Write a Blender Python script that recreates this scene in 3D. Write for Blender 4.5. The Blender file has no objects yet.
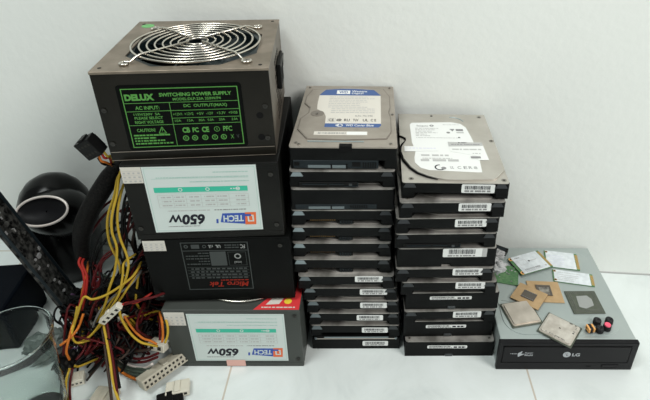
import bpy, bmesh, math, random
from mathutils import Vector, Matrix, noise
random.seed(7)
SC = bpy.context.scene
COL = SC.collection
MM = 0.001
PI = math.pi

# ------------------------------------------------------------------ materials
MATS = {}
def mat(name, col, rough=0.5, metal=0.0, spec=0.5, noise_amt=0.0, noise_scale=60, col2=None, bump=0.0, bump_scale=300,
        alpha=None, trans=0.0, coat=0.0):
    m = bpy.data.materials.new(name); m.use_nodes = True
    nt = m.node_tree; b = nt.nodes['Principled BSDF']
    b.inputs['Base Color'].default_value = (*col, 1)
    b.inputs['Roughness'].default_value = rough
    b.inputs['Metallic'].default_value = metal
    b.inputs['Specular IOR Level'].default_value = spec
    b.inputs['Transmission Weight'].default_value = trans
    b.inputs['Coat Weight'].default_value = coat
    if alpha is not None: b.inputs['Alpha'].default_value = alpha
    tc = nt.nodes.new('ShaderNodeTexCoord')
    if col2 is not None:
        n = nt.nodes.new('ShaderNodeTexNoise'); n.inputs['Scale'].default_value = noise_scale; n.inputs['Detail'].default_value = 6
        r = nt.nodes.new('ShaderNodeValToRGB'); r.color_ramp.elements[0].position = 0.38; r.color_ramp.elements[1].position = 0.68
        r.color_ramp.elements[0].color = (*col, 1); r.color_ramp.elements[1].color = (*col2, 1)
        nt.links.new(tc.outputs['Object'], n.inputs['Vector']); nt.links.new(n.outputs['Fac'], r.inputs['Fac'])
        nt.links.new(r.outputs['Color'], b.inputs['Base Color'])
    if bump:
        n = nt.nodes.new('ShaderNodeTexNoise'); n.inputs['Scale'].default_value = bump_scale; n.inputs['Detail'].default_value = 4
        bp = nt.nodes.new('ShaderNodeBump'); bp.inputs['Strength'].default_value = bump; bp.inputs['Distance'].default_value = 0.0005
        nt.links.new(tc.outputs['Object'], n.inputs['Vector']); nt.links.new(n.outputs['Fac'], bp.inputs['Height'])
        nt.links.new(bp.outputs['Normal'], b.inputs['Normal'])
    MATS[name] = m
    return m
mat('psu_bronze', (.005,.0045,.003), .34, 0, col2=(.017,.015,.011), noise_scale=7, spec=.2)
mat('psu_top_dusty', (.20,.165,.125), .45, .7, col2=(.29,.24,.19), noise_scale=40, bump=.15)
mat('psu_side', (.14,.115,.09), .45, .6, col2=(.22,.20,.17), noise_scale=35)
mat('psu_grey', (.005,.005,.0045), .42, 0, col2=(.015,.015,.013), noise_scale=9, spec=.12)
mat('psu_black', (.0018,.002,.0018), .42, 0, col2=(.004,.0045,.004), noise_scale=10, spec=.08)
mat('psu_mid', (.050,.056,.050), .42, .1, col2=(.066,.072,.066), noise_scale=10, spec=.2)
mat('void', (.006,.006,.006), .7, spec=0.1)
mat('chrome', (.66,.62,.55), .24, 1.0)
mat('fan_black', (.010,.018,.020), .35, spec=.2)
mat('black_plastic', (.005,.005,.005), .38, spec=.12)
mat('black_gloss', (.006,.006,.006), .16, spec=0.4)
mat('rubber', (.012,.012,.013), .5, spec=0.25)
mat('dusty_black', (.003,.003,.003), .6, col2=(.07,.07,.065), noise_scale=140, bump=.6, spec=.08)
mat('casing', (.0025,.0028,.0028), .4, 0, col2=(.0055,.006,.006), noise_scale=30, spec=.10)
mat('casing_blue', (.010,.015,.018), .4, .1, spec=.2)
mat('facet', (.42,.50,.52), .35, .8)  # on drive corners, light reflected off the bevels is put into this colour
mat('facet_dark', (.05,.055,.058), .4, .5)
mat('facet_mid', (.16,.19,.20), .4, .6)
mat('cover_tan', (.36,.32,.275), .42, .65, col2=(.43,.385,.335), noise_scale=45, bump=.1)
mat('cover_tan_dark', (.26,.23,.20), .42, .65)
mat('cover_silver', (.50,.47,.42), .38, .7, col2=(.56,.53,.48), noise_scale=40)
mat('cover_low', (.17,.16,.145), .45, .5, col2=(.50,.475,.44), noise_scale=42)
mat('screw', (.30,.28,.25), .35, .9)
mat('dark_screw', (.05,.048,.044), .32, .8, spec=.3)
mat('white_label', (.72,.73,.71), .45)
mat('cream_label', (.60,.57,.51), .5)
mat('psu_label', (.57,.635,.61), .5)
mat('teal', (.03,.45,.30), .5)
mat('pale_teal', (.33,.52,.46), .5)
mat('ink', (.012,.012,.02), .5, spec=0.2)
mat('ink_grey', (.22,.22,.22), .5)
mat('ink_light', (.42,.42,.41), .5)
mat('blue_ink', (.02,.07,.36), .5)
mat('orange_ink', (.72,.13,.03), .5)
mat('wd_blue', (.035,.085,.24), .45)
mat('green_ink', (.075,.27,.045), .5)
mat('label_black', (.002,.0025,.002), .4, spec=.08)
mat('p3_grey', (.055,.062,.06), .5, spec=.1)
mat('p3_white', (.28,.29,.28), .5, spec=.1)
mat('red_ink', (.27,.02,.01), .5, spec=.1)
mat('red_label', (.62,.04,.045), .4)
mat('yellow_ink', (.75,.55,.04), .5)
mat('pink_tape', (.72,.42,.36), .6)
mat('lavender', (.58,.58,.70), .6)
mat('green_sticker', (.12,.36,.12), .6)
mat('drive_steel', (.365,.415,.405), .42, .45, col2=(.40,.445,.43), noise_scale=25, bump=.08)
mat('drive_steel_dust', (.33,.37,.355), .5, .4, col2=(.44,.47,.45), noise_scale=60)
mat('bezel', (.008,.008,.009), .38, spec=.15)
mat('bezel_groove', (.003,.003,.003), .5, spec=0.1)
mat('bezel_print', (.40,.42,.44), .5)
mat('pcb_green', (.05,.16,.055), .45, col2=(.12,.24,.10), noise_scale=300)
mat('pcb_edge', (.03,.11,.05), .5)
mat('gold', (.62,.36,.13), .4, .5)
mat('card_label', (.56,.60,.62), .45, col2=(.68,.72,.74), noise_scale=160)
mat('substrate_tan', (.40,.265,.13), .5, col2=(.46,.31,.16), noise_scale=120)
mat('die_dark', (.09,.075,.06), .3)
mat('die_grey', (.36,.34,.30), .35, .5, col2=(.12,.11,.10), noise_scale=180)
mat('heatspreader', (.46,.41,.35), .38, .6, col2=(.60,.54,.47), noise_scale=60)
mat('heatspreader_worn', (.50,.455,.40), .4, .6, col2=(.66,.62,.56), noise_scale=120)
mat('substrate_olive', (.055,.065,.045), .45, col2=(.085,.095,.07), noise_scale=200)
mat('pin_grey', (.34,.35,.34), .4, .4)
mat('pink_rubber', (.80,.10,.17), .5)
mat('bead_orange', (.75,.38,.12), .5)
mat('speaker_black', (.0025,.0025,.0025), .22, spec=.15)
mat('ring_silver', (.66,.60,.56), .35, .3)
mat('bowl', (.006,.006,.007), .45, spec=.15)
mat('scrap', (.42,.42,.42), .35, alpha=.78)
mat('scrap_dark', (.10,.12,.11), .4, alpha=.85, spec=.3)
mat('ivory', (.58,.55,.46), .45)
mat('ivory_dusty', (.36,.33,.26), .55, col2=(.45,.42,.34), noise_scale=90)
mat('hole', (.03,.028,.025), .7, spec=0.1)
mat('box_navy', (.002,.003,.005), .5, spec=.03)
mat('sleeve', (.004,.004,.004), .55, col2=(.014,.013,.012), noise_scale=500, bump=.8, bump_scale=700, spec=.06)
for k, c in dict(yellow=(.42,.28,.03), black=(.003,.003,.003), red=(.28,.02,.015), dark_red=(.07,.007,.008), orange=(.45,.13,.02),
                 white=(.55,.50,.46), grey=(.16,.16,.15), brown=(.04,.026,.02), dark_green=(.05,.065,.05), purple=(.08,.04,.09)).items():
    mat('wire_' + k, c, .42, spec=.12)
def glass_mat():
    m = mat('clear_plastic', (.78,.84,.82), .06, trans=1.0)
    m.node_tree.nodes['Principled BSDF'].inputs['IOR'].default_value = 1.2
glass_mat()

def wall_mat():
    m = mat('wall_paint', (.80,.80,.775), .6)
    nt = m.node_tree; b = nt.nodes['Principled BSDF']
    tc = nt.nodes.new('ShaderNodeTexCoord')
    n = nt.nodes.new('ShaderNodeTexNoise'); n.inputs['Scale'].default_value = 5; n.inputs['Detail'].default_value = 8
    r = nt.nodes.new('ShaderNodeValToRGB')
    r.color_ramp.elements[0].color = (.765,.79,.755,1); r.color_ramp.elements[1].color = (.80,.82,.785,1)
    nt.links.new(tc.outputs['Object'], n.inputs['Vector']); nt.links.new(n.outputs['Fac'], r.inputs['Fac'])
    nt.links.new(r.outputs['Color'], b.inputs['Base Color'])
    n2 = nt.nodes.new('ShaderNodeTexNoise'); n2.inputs['Scale'].default_value = 90; n2.inputs['Detail'].default_value = 5
    bp = nt.nodes.new('ShaderNodeBump'); bp.inputs['Strength'].default_value = .25; bp.inputs['Distance'].default_value = .002
    nt.links.new(tc.outputs['Object'], n2.inputs['Vector']); nt.links.new(n2.outputs['Fac'], bp.inputs['Height'])
    nt.links.new(bp.outputs['Normal'], b.inputs['Normal'])
wall_mat()

def floor_mat():
    m = mat('marble_tiles', (.78,.78,.76), .28)
    nt = m.node_tree; b = nt.nodes['Principled BSDF']; L = nt.links.new
    tc = nt.nodes.new('ShaderNodeTexCoord')
    n = nt.nodes.new('ShaderNodeTexNoise'); n.inputs['Scale'].default_value = 9; n.inputs['Detail'].default_value = 9
    n.inputs['Distortion'].default_value = 1.6; n.inputs['Roughness'].default_value = .62
    r = nt.nodes.new('ShaderNodeValToRGB'); e = r.color_ramp.elements
    e[0].position = .30; e[0].color = (.55,.59,.58,1); e[1].position = .62; e[1].color = (.66,.70,.69,1)
    x = r.color_ramp.elements.new(.47); x.color = (.63,.67,.655,1)
    L(tc.outputs['Object'], n.inputs['Vector']); L(n.outputs['Fac'], r.inputs['Fac'])
    sp = nt.nodes.new('ShaderNodeSeparateXYZ'); L(tc.outputs['Object'], sp.inputs[0])
    def M(op, a, bb=None):
        k = nt.nodes.new('ShaderNodeMath'); k.operation = op
        for i, v in enumerate((a, bb)):
            if v is None: continue
            if isinstance(v, (int, float)): k.inputs[i].default_value = v
            else: L(v, k.inputs[i])
        return k.outputs[0]
    def line(s, off):
        q = M('FLOORED_MODULO', M('ADD', s, 10 - off + .166), .332)
        return M('LESS_THAN', M('ABSOLUTE', M('SUBTRACT', q, (10 + .166) % .332)), .0010)
    lx = line(sp.outputs['X'], -.079); ly = line(sp.outputs['Y'], -.150)
    g = M('MAXIMUM', lx, ly)
    mx = nt.nodes.new('ShaderNodeMixRGB'); mx.inputs[2].default_value = (.42,.33,.24,1)
    L(M('MULTIPLY', g, .7), mx.inputs[0]); L(r.outputs['Color'], mx.inputs[1]); L(mx.outputs[0], b.inputs['Base Color'])
floor_mat()

# ------------------------------------------------------------------ mesh helpers (millimetres)
class MB:
    def __init__(s): s.bm = bmesh.new(); s.m = []
    def mi(s, name):
        if name not in s.m: s.m.append(name)
        return s.m.index(name)
    def add(s, verts, faces, mt, M=None, smooth=False):
        i = s.mi(mt)
        vs = [s.bm.verts.new(M @ Vector(v) if M else Vector(v)) for v in verts]
        for f in faces:
            try: fc = s.bm.faces.new([vs[k] for k in f])
            except ValueError: continue
            fc.material_index = i; fc.smooth = smooth
        return s
    def merge(s, bm2, mt, M=None, smooth=False):
        bm2.verts.ensure_lookup_table(); bm2.verts.index_update()
        s.add([v.co.copy() for v in bm2.verts], [[v.index for v in f.verts] for f in bm2.faces], mt, M, smooth)
        bm2.free(); return s
    def box(s, x0, x1, y0, y1, z0, z1, mt, bev=0, seg=1, M=None):
        b = bmesh.new()
        vs = [b.verts.new((x, y, z)) for z in (z0, z1) for y in (y0, y1) for x in (x0, x1)]
        for f in ((0,2,3,1),(4,5,7,6),(0,1,5,4),(2,6,7,3),(0,4,6,2),(1,3,7,5)): b.faces.new([vs[k] for k in f])
        if bev: bmesh.ops.bevel(b, geom=list(b.edges), offset=bev, segments=seg, affect='EDGES', profile=.5)
        return s.merge(b, mt, M)
    def prism(s, poly, z0, z1, mt, M=None, bev=0, top=1.0):
        b = bmesh.new(); n = len(poly)
        cx = sum(p[0] for p in poly)/n; cy = sum(p[1] for p in poly)/n
        lo = [b.verts.new((p[0], p[1], z0)) for p in poly]
        hi = [b.verts.new((cx+(p[0]-cx)*top, cy+(p[1]-cy)*top, z1)) for p in poly]
        b.faces.new(lo[::-1]); b.faces.new(hi)
        for i in range(n): b.faces.new((lo[i], lo[(i+1)%n], hi[(i+1)%n], hi[i]))
        if bev:
            bmesh.ops.bevel(b, geom=[e for e in b.edges if e.verts[0] in hi and e.verts[1] in hi], offset=bev, segments=2, affect='EDGES', profile=.5)
        bmesh.ops.recalc_face_normals(b, faces=b.faces)
        return s.merge(b, mt, M)
    def holed(s, outer, inner, z0, z1, mt, M=None):
        b = bmesh.new()
        def loop(p, z):
            v = [b.verts.new((q[0], q[1], z)) for q in p]
            return v, [b.edges.new((v[i], v[(i+1)%len(v)])) for i in range(len(v))]
        rings = []
        for z in (z0, z1):
            vo, eo = loop(outer, z); vi, ei = loop(inner, z)
            bmesh.ops.triangle_fill(b, edges=eo+ei, use_beauty=True)
            rings.append((vo, vi))
        for k in (0, 1):
            a, c = rings[0][k], rings[1][k]
            for i in range(len(a)): b.faces.new((a[i], a[(i+1)%len(a)], c[(i+1)%len(a)], c[i]))
        bmesh.ops.recalc_face_normals(b, faces=b.faces)
        return s.merge(b, mt, M)
    def tube(s, pts, r, mt, closed=False, n=8, M=None, cap=True):
        pts = [Vector(p) for p in pts]; N = len(pts)
        rr = r if isinstance(r, (list, tuple)) else [r]*N
        vs, fs = [], []; up = None
        for i, p in enumerate(pts):
            a = pts[(i-1) % N] if (closed or i) else p; c = pts[(i+1) % N] if (closed or i < N-1) else p
            t = (c-a)
            t = t.normalized() if t.length > 1e-9 else Vector((0,0,1))
            if up is None:
                up = Vector((0,0,1)) if abs(t.z) < .9 else Vector((1,0,0))
            x = up - t*up.dot(t)
            if x.length < 1e-6: x = Vector((1,.3,.2)) - t*Vector((1,.3,.2)).dot(t)
            x.normalize(); y = t.cross(x); up = x
            for k in range(n):
                q = 2*PI*k/n; vs.append(p + (x*math.cos(q) + y*math.sin(q))*rr[i])
        for i in range(N if closed else N-1):
            j = (i+1) % N
            for k in range(n): fs.append((i*n+k, i*n+(k+1)%n, j*n+(k+1)%n, j*n+k))
        if not closed and cap: fs.append(tuple(range(n))[::-1]); fs.append(tuple((N-1)*n+k for k in range(n)))
        return s.add(vs, fs, mt, M, True)
    def lathe(s, prof, mt, n=32, M=None, cap0=True, cap1=True, sx=1, sy=1):
        vs, fs = [], []
        for r, z in prof:
            for k in range(n): q = 2*PI*k/n; vs.append((r*math.cos(q)*sx, r*math.sin(q)*sy, z))
        for i in range(len(prof)-1):
            for k in range(n): fs.append((i*n+k, i*n+(k+1)%n, (i+1)*n+(k+1)%n, (i+1)*n+k))
        if cap0: fs.append(tuple(range(n))[::-1])
        if cap1: fs.append(tuple((len(prof)-1)*n+k for k in range(n)))
        return s.add(vs, fs, mt, M, True)
    def cyl(s, c, r, h, mt, axis='z', n=20, M=None):
        A = {'z': Matrix.Identity(4), 'y': Matrix.Rotation(PI/2, 4, 'X'), 'x': Matrix.Rotation(PI/2, 4, 'Y')}[axis]
        T = Matrix.Translation(c) @ A
        if M: T = M @ T
        vs = [(r*math.cos(2*PI*k/n), r*math.sin(2*PI*k/n), z) for z in (0, h) for k in range(n)]
        fs = [(k, (k+1)%n, n+(k+1)%n, n+k) for k in range(n)]
        s.add(vs, fs, mt, T, True)
        s.add(vs, [tuple(range(n))[::-1], tuple(range(n, 2*n))], mt, T, False)
        return s
    def build(s, name, parent=None, loc=None, rot=None, recalc=False):
        if recalc: bmesh.ops.recalc_face_normals(s.bm, faces=s.bm.faces)
        me = bpy.data.meshes.new(name)
        bmesh.ops.transform(s.bm, matrix=Matrix.Scale(MM, 4), verts=s.bm.verts)
        s.bm.to_mesh(me); s.bm.free()
        for k in s.m: me.materials.append(MATS[k])
        o = bpy.data.objects.new(name, me); COL.objects.link(o)
        if parent: o.parent = parent
        if loc: o.location = Vector(loc)*MM
        if rot: o.rotation_euler = rot
        return o

def thing(name, label, cat, loc=(0,0,0), rz=0, group=None, rot=None):
    o = bpy.data.objects.new(name, None); COL.objects.link(o)
    o.empty_display_size = .02
    o.location = Vector(loc)*MM; o.rotation_euler = rot or (0, 0, math.radians(rz))
    return tag(o, label, cat, group)
def tag(o, label, cat, group=None):
    o['label'] = label; o['category'] = cat
    if group: o['group'] = group
    return o
def copy_thing(root, loc, rz, label, skip=()):
    r = root.copy(); COL.objects.link(r); r.location = Vector(loc)*MM; r.rotation_euler = (0,0,math.radians(rz)); r['label'] = label
    for ch in list(root.children):
        c = ch.copy(); COL.objects.link(c); c.parent = r
        for g in list(ch.children):
            d = g.copy(); COL.objects.link(d); d.parent = c
    return r

_tc = {}
def glyphs(txt, bold=0.0, shear=0.0, spacing=1.0):
    key = (txt, bold, shear, spacing)
    if key in _tc: return _tc[key]
    cu = bpy.data.curves.new('lettering', 'FONT'); cu.body = txt; cu.size = 1.0; cu.offset = bold; cu.shear = shear
    cu.space_character = spacing; cu.resolution_u = 3; cu.fill_mode = 'FRONT'
    ob = bpy.data.objects.new('lettering', cu); COL.objects.link(ob)
    dg = bpy.context.evaluated_depsgraph_get(); ev = ob.evaluated_get(dg); me = ev.to_mesh()
    vs = [v.co.copy() for v in me.vertices]; fs = [tuple(p.vertices) for p in me.polygons]
    ev.to_mesh_clear(); bpy.data.objects.remove(ob); bpy.data.curves.remove(cu)
    x0 = min(v.x for v in vs); x1 = max(v.x for v in vs); y0 = min(v.y for v in vs); y1 = max(v.y for v in vs)
    _tc[key] = (vs, fs, x0, x1, y0, y1); return _tc[key]

class Flat:
    """print on a plane: u to the right, v up as the print is read, layers raised along the normal"""
    def __init__(s, mb, o, u, v, step=.06):
        s.mb = mb; s.o = Vector(o); s.u = Vector(u).normalized(); s.v = Vector(v).normalized(); s.n = s.u.cross(s.v); s.step = step
    def P(s, u, v, l): return s.o + s.u*u + s.v*v + s.n*(l*s.step)
    def poly(s, pts, mt, l=1):
        s.mb.add([s.P(a, b, l) for a, b in pts], [tuple(range(len(pts)))], mt)
    def sheet(s, pts, mt, th=.15):
        n = len(pts)
        lo = [s.P(a, b, 0) for a, b in pts]; hi = [p + s.n*th for p in lo]
        s.mb.add(lo+hi, [tuple(range(n))[::-1], tuple(range(n, 2*n))] + [(i, (i+1)%n, n+(i+1)%n, n+i) for i in range(n)], mt)
        s.o = s.o + s.n*th
    def rect(s, u0, v0, u1, v1, mt, l=1): s.poly([(u0,v0),(u1,v0),(u1,v1),(u0,v1)], mt, l)
    def frame(s, u0, v0, u1, v1, w, mt, l=1):
        s.rect(u0,v0,u1,v0+w,mt,l); s.rect(u0,v1-w,u1,v1,mt,l); s.rect(u0,v0+w,u0+w,v1-w,mt,l); s.rect(u1-w,v0+w,u1,v1-w,mt,l)
    def disc(s, u, v, r, mt, l=1, ri=0, n=20):
        a = [(u+r*math.cos(2*PI*k/n), v+r*math.sin(2*PI*k/n)) for k in range(n)]
        if not ri: s.poly(a, mt, l); return
        b = [(u+ri*math.cos(2*PI*k/n), v+ri*math.sin(2*PI*k/n)) for k in range(n)]
        for k in range(n): s.poly([a[k], a[(k+1)%n], b[(k+1)%n], b[k]], mt, l)
    def text(s, txt, u0, v0, u1, v1, mt, l=2, bold=0.0, shear=0.0, spacing=1.0):
        vs, fs, x0, x1, y0, y1 = glyphs(txt, bold, shear, spacing)
        a = (u1-u0)/(x1-x0); b = (v1-v0)/(y1-y0)
        s.mb.add([s.P(u0+(p.x-x0)*a, v0+(p.y-y0)*b, l) for p in vs], fs, mt)
    def dashes(s, u0, v, u1, h, mt, l=2, rnd=None, fill=.75):
        rnd = rnd or random; u = u0
        while u < u1:
            w = rnd.uniform(.8, 3.2)*h
            s.rect(u, v, min(u+w, u1), v+h, mt, l); u += w + h*rnd.uniform(.3, 1.1)*(1.5-fill)
    def barcode(s, u0, v0, u1, v1, mt, l=2):
        u = u0
        while u < u1:
            w = random.choice((.3,.3,.5,.8)); s.rect(u, v0, min(u+w, u1), v1, mt, l); u += w + random.choice((.3,.4,.6))

def spline(pts, sub=7):
    P = [Vector(p) for p in pts]; P = [P[0]*2-P[1]] + P + [P[-1]*2-P[-2]]; out = []
    for i in range(1, len(P)-2):
        a, b, c, d = P[i-1:i+3]
        for k in range(sub):
            t = k/sub
            out.append(.5*((2*b) + (c-a)*t + (2*a-5*b+4*c-d)*t*t + (3*b-a-3*c+d)*t**3))
    out.append(P[-2]); return out
def rrect(x0, y0, x1, y1, r, n=5):
    out = []
    for cx, cy, a in ((x1-r,y0+r,-90),(x1-r,y1-r,0),(x0+r,y1-r,90),(x0+r,y0+r,180)):
        for k in range(n+1): q = math.radians(a+90*k/n); out.append((cx+r*math.cos(q), cy+r*math.sin(q)))
    return out
# ------------------------------------------------------------------ the setting
def structure(o): o['kind'] = 'structure'; return o
fl = MB(); fl.box(-1500, 1300, -900, 420, -12, 0, 'marble_tiles'); structure(fl.build('floor'))
WA = math.atan2(-.085, 1)
wl = MB(); wl.box(-2200, 1500, 0, 60, 0, 1700, 'wall_paint')
structure(wl.build('wall_back', loc=(430, 133, 0), rot=(0, 0, WA)))
tr = MB(); tr.box(-2200, 1500, -1.2, 0, 0, 2.0, 'ink_light')
structure(tr.build('trim_1', loc=(430, 133, 0), rot=(0, 0, WA)))

# ------------------------------------------------------------------ hard drives
W, D, HS, HT = 101.6, 147.0, 19.76, 24.97
def screw(mb, x, y, z, r=2.6, mt='screw'):
    mb.cyl((x, y, z), r, .6, mt, n=14); mb.cyl((x, y, z+.6), r*.45, .05, 'hole', n=6)
def hdd_casing(h, root, strip=6.8, notch=True, mt='casing'):
    b = MB()
    foot = [(0,1.2),(12,1.2),(22,20),(80,20),(90,1.2),(W,1.2),(W,D),(0,D)] if notch else [(0,.4),(46,.4),(47,4),(55,4),(56,.4),(W,.4),(W,D),(0,D)]
    b.prism(foot, 0, strip, mt)
    b.prism(rrect(0, 0, W, D, 1.6, 3), strip, h-2.4, mt)
    for sx in (0, 1):                                   # side screw bosses
        for y in (30, 75, 120): b.cyl((W+.01 if sx else -.4, y, h*.45), 2.0, .4, 'screw', 'x', 10)
    o = b.build('casing', root)
    return o
def hdd_cover_slim(h, root, mt='cover_low'):
    b = MB()
    b.prism(rrect(.3, .2, W-.3, D-.3, 2.5, 3), h-2.4, h-1.3, mt)
    up = [(1.2,92),(7,88),(8,82),(5,74),(1.2,66),(1.2,50),(5,34),(13,20),(25,10),(42,4.5),(88,4.5),(100.4,22),(100.4,145.5),(1.2,145.5)]
    b.prism(up, h-1.3, h-.1, mt, bev=.5)
    for x, y in ((8,7),(95,6),(98,80)): screw(b, x, y, h-1.3 if y < 10 else h-.1-.5, 2.2)
    return b.build('cover', root)
def facets(h, root, ml='facet', mr='facet_dark'):  # pale, mid and dark tones paint how strongly each corner bevel reflects
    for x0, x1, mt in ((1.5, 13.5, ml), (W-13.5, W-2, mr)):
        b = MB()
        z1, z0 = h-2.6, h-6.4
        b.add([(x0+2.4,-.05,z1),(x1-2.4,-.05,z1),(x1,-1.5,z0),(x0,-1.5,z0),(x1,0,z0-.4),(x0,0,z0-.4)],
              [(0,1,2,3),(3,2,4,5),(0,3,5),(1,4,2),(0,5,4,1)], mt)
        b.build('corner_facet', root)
def label_mesh(w, h, name, root, x, z, style='slim'):
    b = MB(); f = Flat(b, (0,0,0), (1,0,0), (0,0,1))
    f.sheet(rrect(0, 0, w, h, min(1.2, h*.3), 3), 'white_label')
    if style == 'big':
        f.barcode(6, h*.36, w-12, h*.9, 'ink'); f.dashes(5, h*.08, w-12, h*.16, 'ink_grey'); f.rect(w-5, 0, w, h, 'ink_light', 1)
    elif style == 'thin':
        f.barcode(2, h*.45, w*.58, h*.88, 'ink'); f.dashes(2, h*.1, w*.62, h*.22, 'ink_grey'); f.dashes(w*.66, h*.2, w-2, h*.5, 'ink')
    else:
        f.barcode(3, h*.42, w-4, h*.84, 'ink'); f.dashes(3, h*.12, w-4, h*.2, 'ink_grey')
    o = b.build('barcode_label', root, loc=(x, -.02, z))
    return o
def data_connector(root, h, kind=0):
    b = MB()
    b.box(16, 46, 5, 14, 1.2, 5.6, 'black_plastic', .3)
    for i in range(12): b.box(18+i*2.2, 19+i*2.2, 4.6, 5, 2.6, 3.4, 'gold')
    b.box(47, 62, 1.2, 14, .6, 5.8, 'black_plastic', .3)
    for i in range(5): b.box(48.5+i*2.7, 49.6+i*2.7, .6, 1.2, .8, 5.2, 'casing_blue')
    b.box(10, 14, 1.5, 14, 1.5, 5.8, 'black_plastic', .3)
    o = b.build('data_connector', root)
    return o
def sata_port(root):                                    # port outlined in pale plastic, as on the second drive down
    b = MB()
    b.box(9, 66, -.2, 12, .6, 5.8, 'black_plastic', .4)
    for x0, x1 in ((12, 36), (38, 52)): b.box(x0, x1, -.8, -.2, 3.4, 4.2, 'casing_blue')
    b.box(52, 66, -.8, -.2, 1.2, 2.0, 'casing_blue'); b.box(65, 66, -.8, -.2, 1.2, 5.8, 'casing_blue'); b.box(57, 60, -.9, -.2, 2.2, 4.6, 'facet_dark')
    return b.build('data_connector', root)

LEFT = [(-0.1,12.6,242.32,-.59),(-1.5,9.9,222.56,.15),(-1.4,8.4,197.58,.28),(-2.4,8.8,177.82,.16),(-3.4,7.9,158.07,-.14),(-3.8,6.8,138.31,-.06),
        (-3.6,4.6,118.55,-.22),(.3,1.2,98.79,-.07),(4.1,4.5,79.03,-.19),(6.5,5.3,59.27,-.19),(8.1,6.4,39.52,-.28),(8.7,7.3,19.76,-.29),(9.7,6.7,0,-.06)]
RIGHT = [(105.8,-2.6,218.45,-1.1),(104,-7.8,198.69,.7),(101.2,-6.5,178.93,1.3),(101,-5.4,159.17,1.1),(103.6,-4,134.2,.7),(102.7,-5.6,114.44,.8),
         (108.9,-4.2,94.68,.5),(114.8,.3,69.71,.75),(113.8,-2,49.95,1.3),(114.1,2.2,24.97,.75),(116.4,-4.2,0,0)]
ORD = ['topmost','second','third','fourth','fifth','sixth','seventh','eighth','ninth','tenth','eleventh','twelfth','bottom']
GL = 'hard drives piled in the left stack'; GR = 'hard drives piled in the right stack'

# left 1: tan cover, blue and white printed label
x, y, z, a = LEFT[0]; h = HT
t = thing('hard_drive', 'hard drive with tan cover and blue-banded white label, on top of the left stack', 'hard drive', (x, y, z), a, GL)
hdd_casing(h, t, 9.5)
b = MB()
b.prism(rrect(0, -.3, W, D, 2, 3), h-2.4, h-.8, 'cover_tan', bev=.4)
b.prism([(8,134),(3.5,114),(3.5,96),(10.5,85),(10.5,72),(3.5,58),(3.5,34),(15,14),(52,12),(92,15),(97,30),(97,62),(95,74),(97,86),(97,116),(90,138),(50,142)],
        h-.8, h-.1, 'cover_tan_dark', bev=.3)
b.prism([(9.2,133),(4.7,114),(4.7,97),(11.7,85.5),(11.7,71.5),(4.7,57.5),(4.7,34.6),(16,15.2),(52,13.2),(91,16.2),(95.8,30),(95.8,62),(93.8,74),(95.8,86),(95.8,116),(89,137),(50,141)],
        h-.12, h, 'cover_tan', bev=.1)
b.cyl((20,70,h-.05), 7, .25, 'cover_tan_dark', n=24)
for sx, sy in ((6,7),(95.5,6),(97,141),(5,141),(98.6,70),(20,69),(9,4)): screw(b, sx, sy, h-.8 if sx != 20 else h+.1, 1.7, 'screw')
b.box(16.5, 70, 9.0, 10.6, h-.8, h-.3, 'facet')
b.build('cover', t)
b = MB()
b.box(47, 59, -1.0, 4.5, h-5.5, h+.25, 'void', .3); b.build('latch_notch', t)
b = MB(); f = Flat(b, (0,0,h+.02), (1,0,0), (0,1,0))
lab = [(30,38),(84,38),(86.5,42),(86.5,118),(79,133),(58,136),(42,136),(24,133),(18,118),(18,92),(19,80),(27,72),(29.5,62),(30,50)]
f.sheet(lab, 'cream_label')
f.poly([(18,117),(86.5,117),(86.5,118),(79,133),(58,136),(42,136),(24,133),(18,118)], 'wd_blue', 1)
f.poly([(30,38),(84,38),(86.5,42),(86.5,46.5),(30,46.5)], 'wd_blue', 1)
f.rect(37, 121, 52, 131, 'white_label', 2); f.text('WD', 39.5, 122.5, 49.5, 129.5, 'wd_blue', 3, bold=.03)
f.text('Western', 54, 126, 71, 131.5, 'white_label', 2, bold=.01); f.text('Digital', 54, 119.8, 67, 125, 'white_label', 2, bold=.01)
f.disc(45, 42.2, 3.2, 'white_label', 2, 2.3); f.text('WD', 40.5, 40.6, 44.5, 43.9, 'white_label', 3, bold=.03)
f.text('WD Caviar Blue', 51, 40.2, 79, 44.6, 'white_label', 2, bold=.01)
for i, v in enumerate((112, 107.5, 103, 98.5, 94, 89.5, 85, 80.5, 76, 71.5)):
    f.dashes(30 if i < 7 else 34, v, random.choice((64, 72, 80)), 1.5, 'ink_light', 2)
f.text('R/N: 701590', 60, 62.5, 78, 66, 'ink_grey', 2)
for u, s_ in ((33,'CE'),(41,'@'),(49,'RU'),(58,'TUV'),(68,'UL'),(76,'C E')): f.text(s_, u, 51.5, u+5.5, 57, 'ink', 2, bold=.015)
f.frame(32, 50, 40, 58.5, .4, 'ink_light', 2)
b.build('printed_label', t)
b = MB(); f = Flat(b, (0,0,h+.02), (1,0,0), (0,1,0)); f.sheet([(21,21.5),(73,21.5),(73,29),(21,29)], 'cream_label'); f.barcode(25, 23.5, 52, 27, 'ink_grey', 1); f.rect(53,22,72.5,28.6,'white_label',1)
b.build('strip_sticker', t)
b = MB()                                                # the blue-grey connector bank under its front edge
b.box(3, 84, -.3, 12, .4, 9.2, 'casing_blue', .4)
b.box(4, 9, -.7, 0, 3.6, 7.4, 'void'); b.box(17, 53, -.8, 0, 1.2, 4.4, 'facet_mid'); b.box(38.5, 40, -.9, 0, .6, 5.4, 'void'); b.box(53,54.6,-.9,0,.6,5.6,'void')
b.box(59, 67, -.8, 0, 3, 7.6, 'void')
for i in range(6): b.box(69+i*2.3, 70.2+i*2.3, -.8, 0, 1.6, 7.6, 'void')
b.build('data_connector', t)

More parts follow.
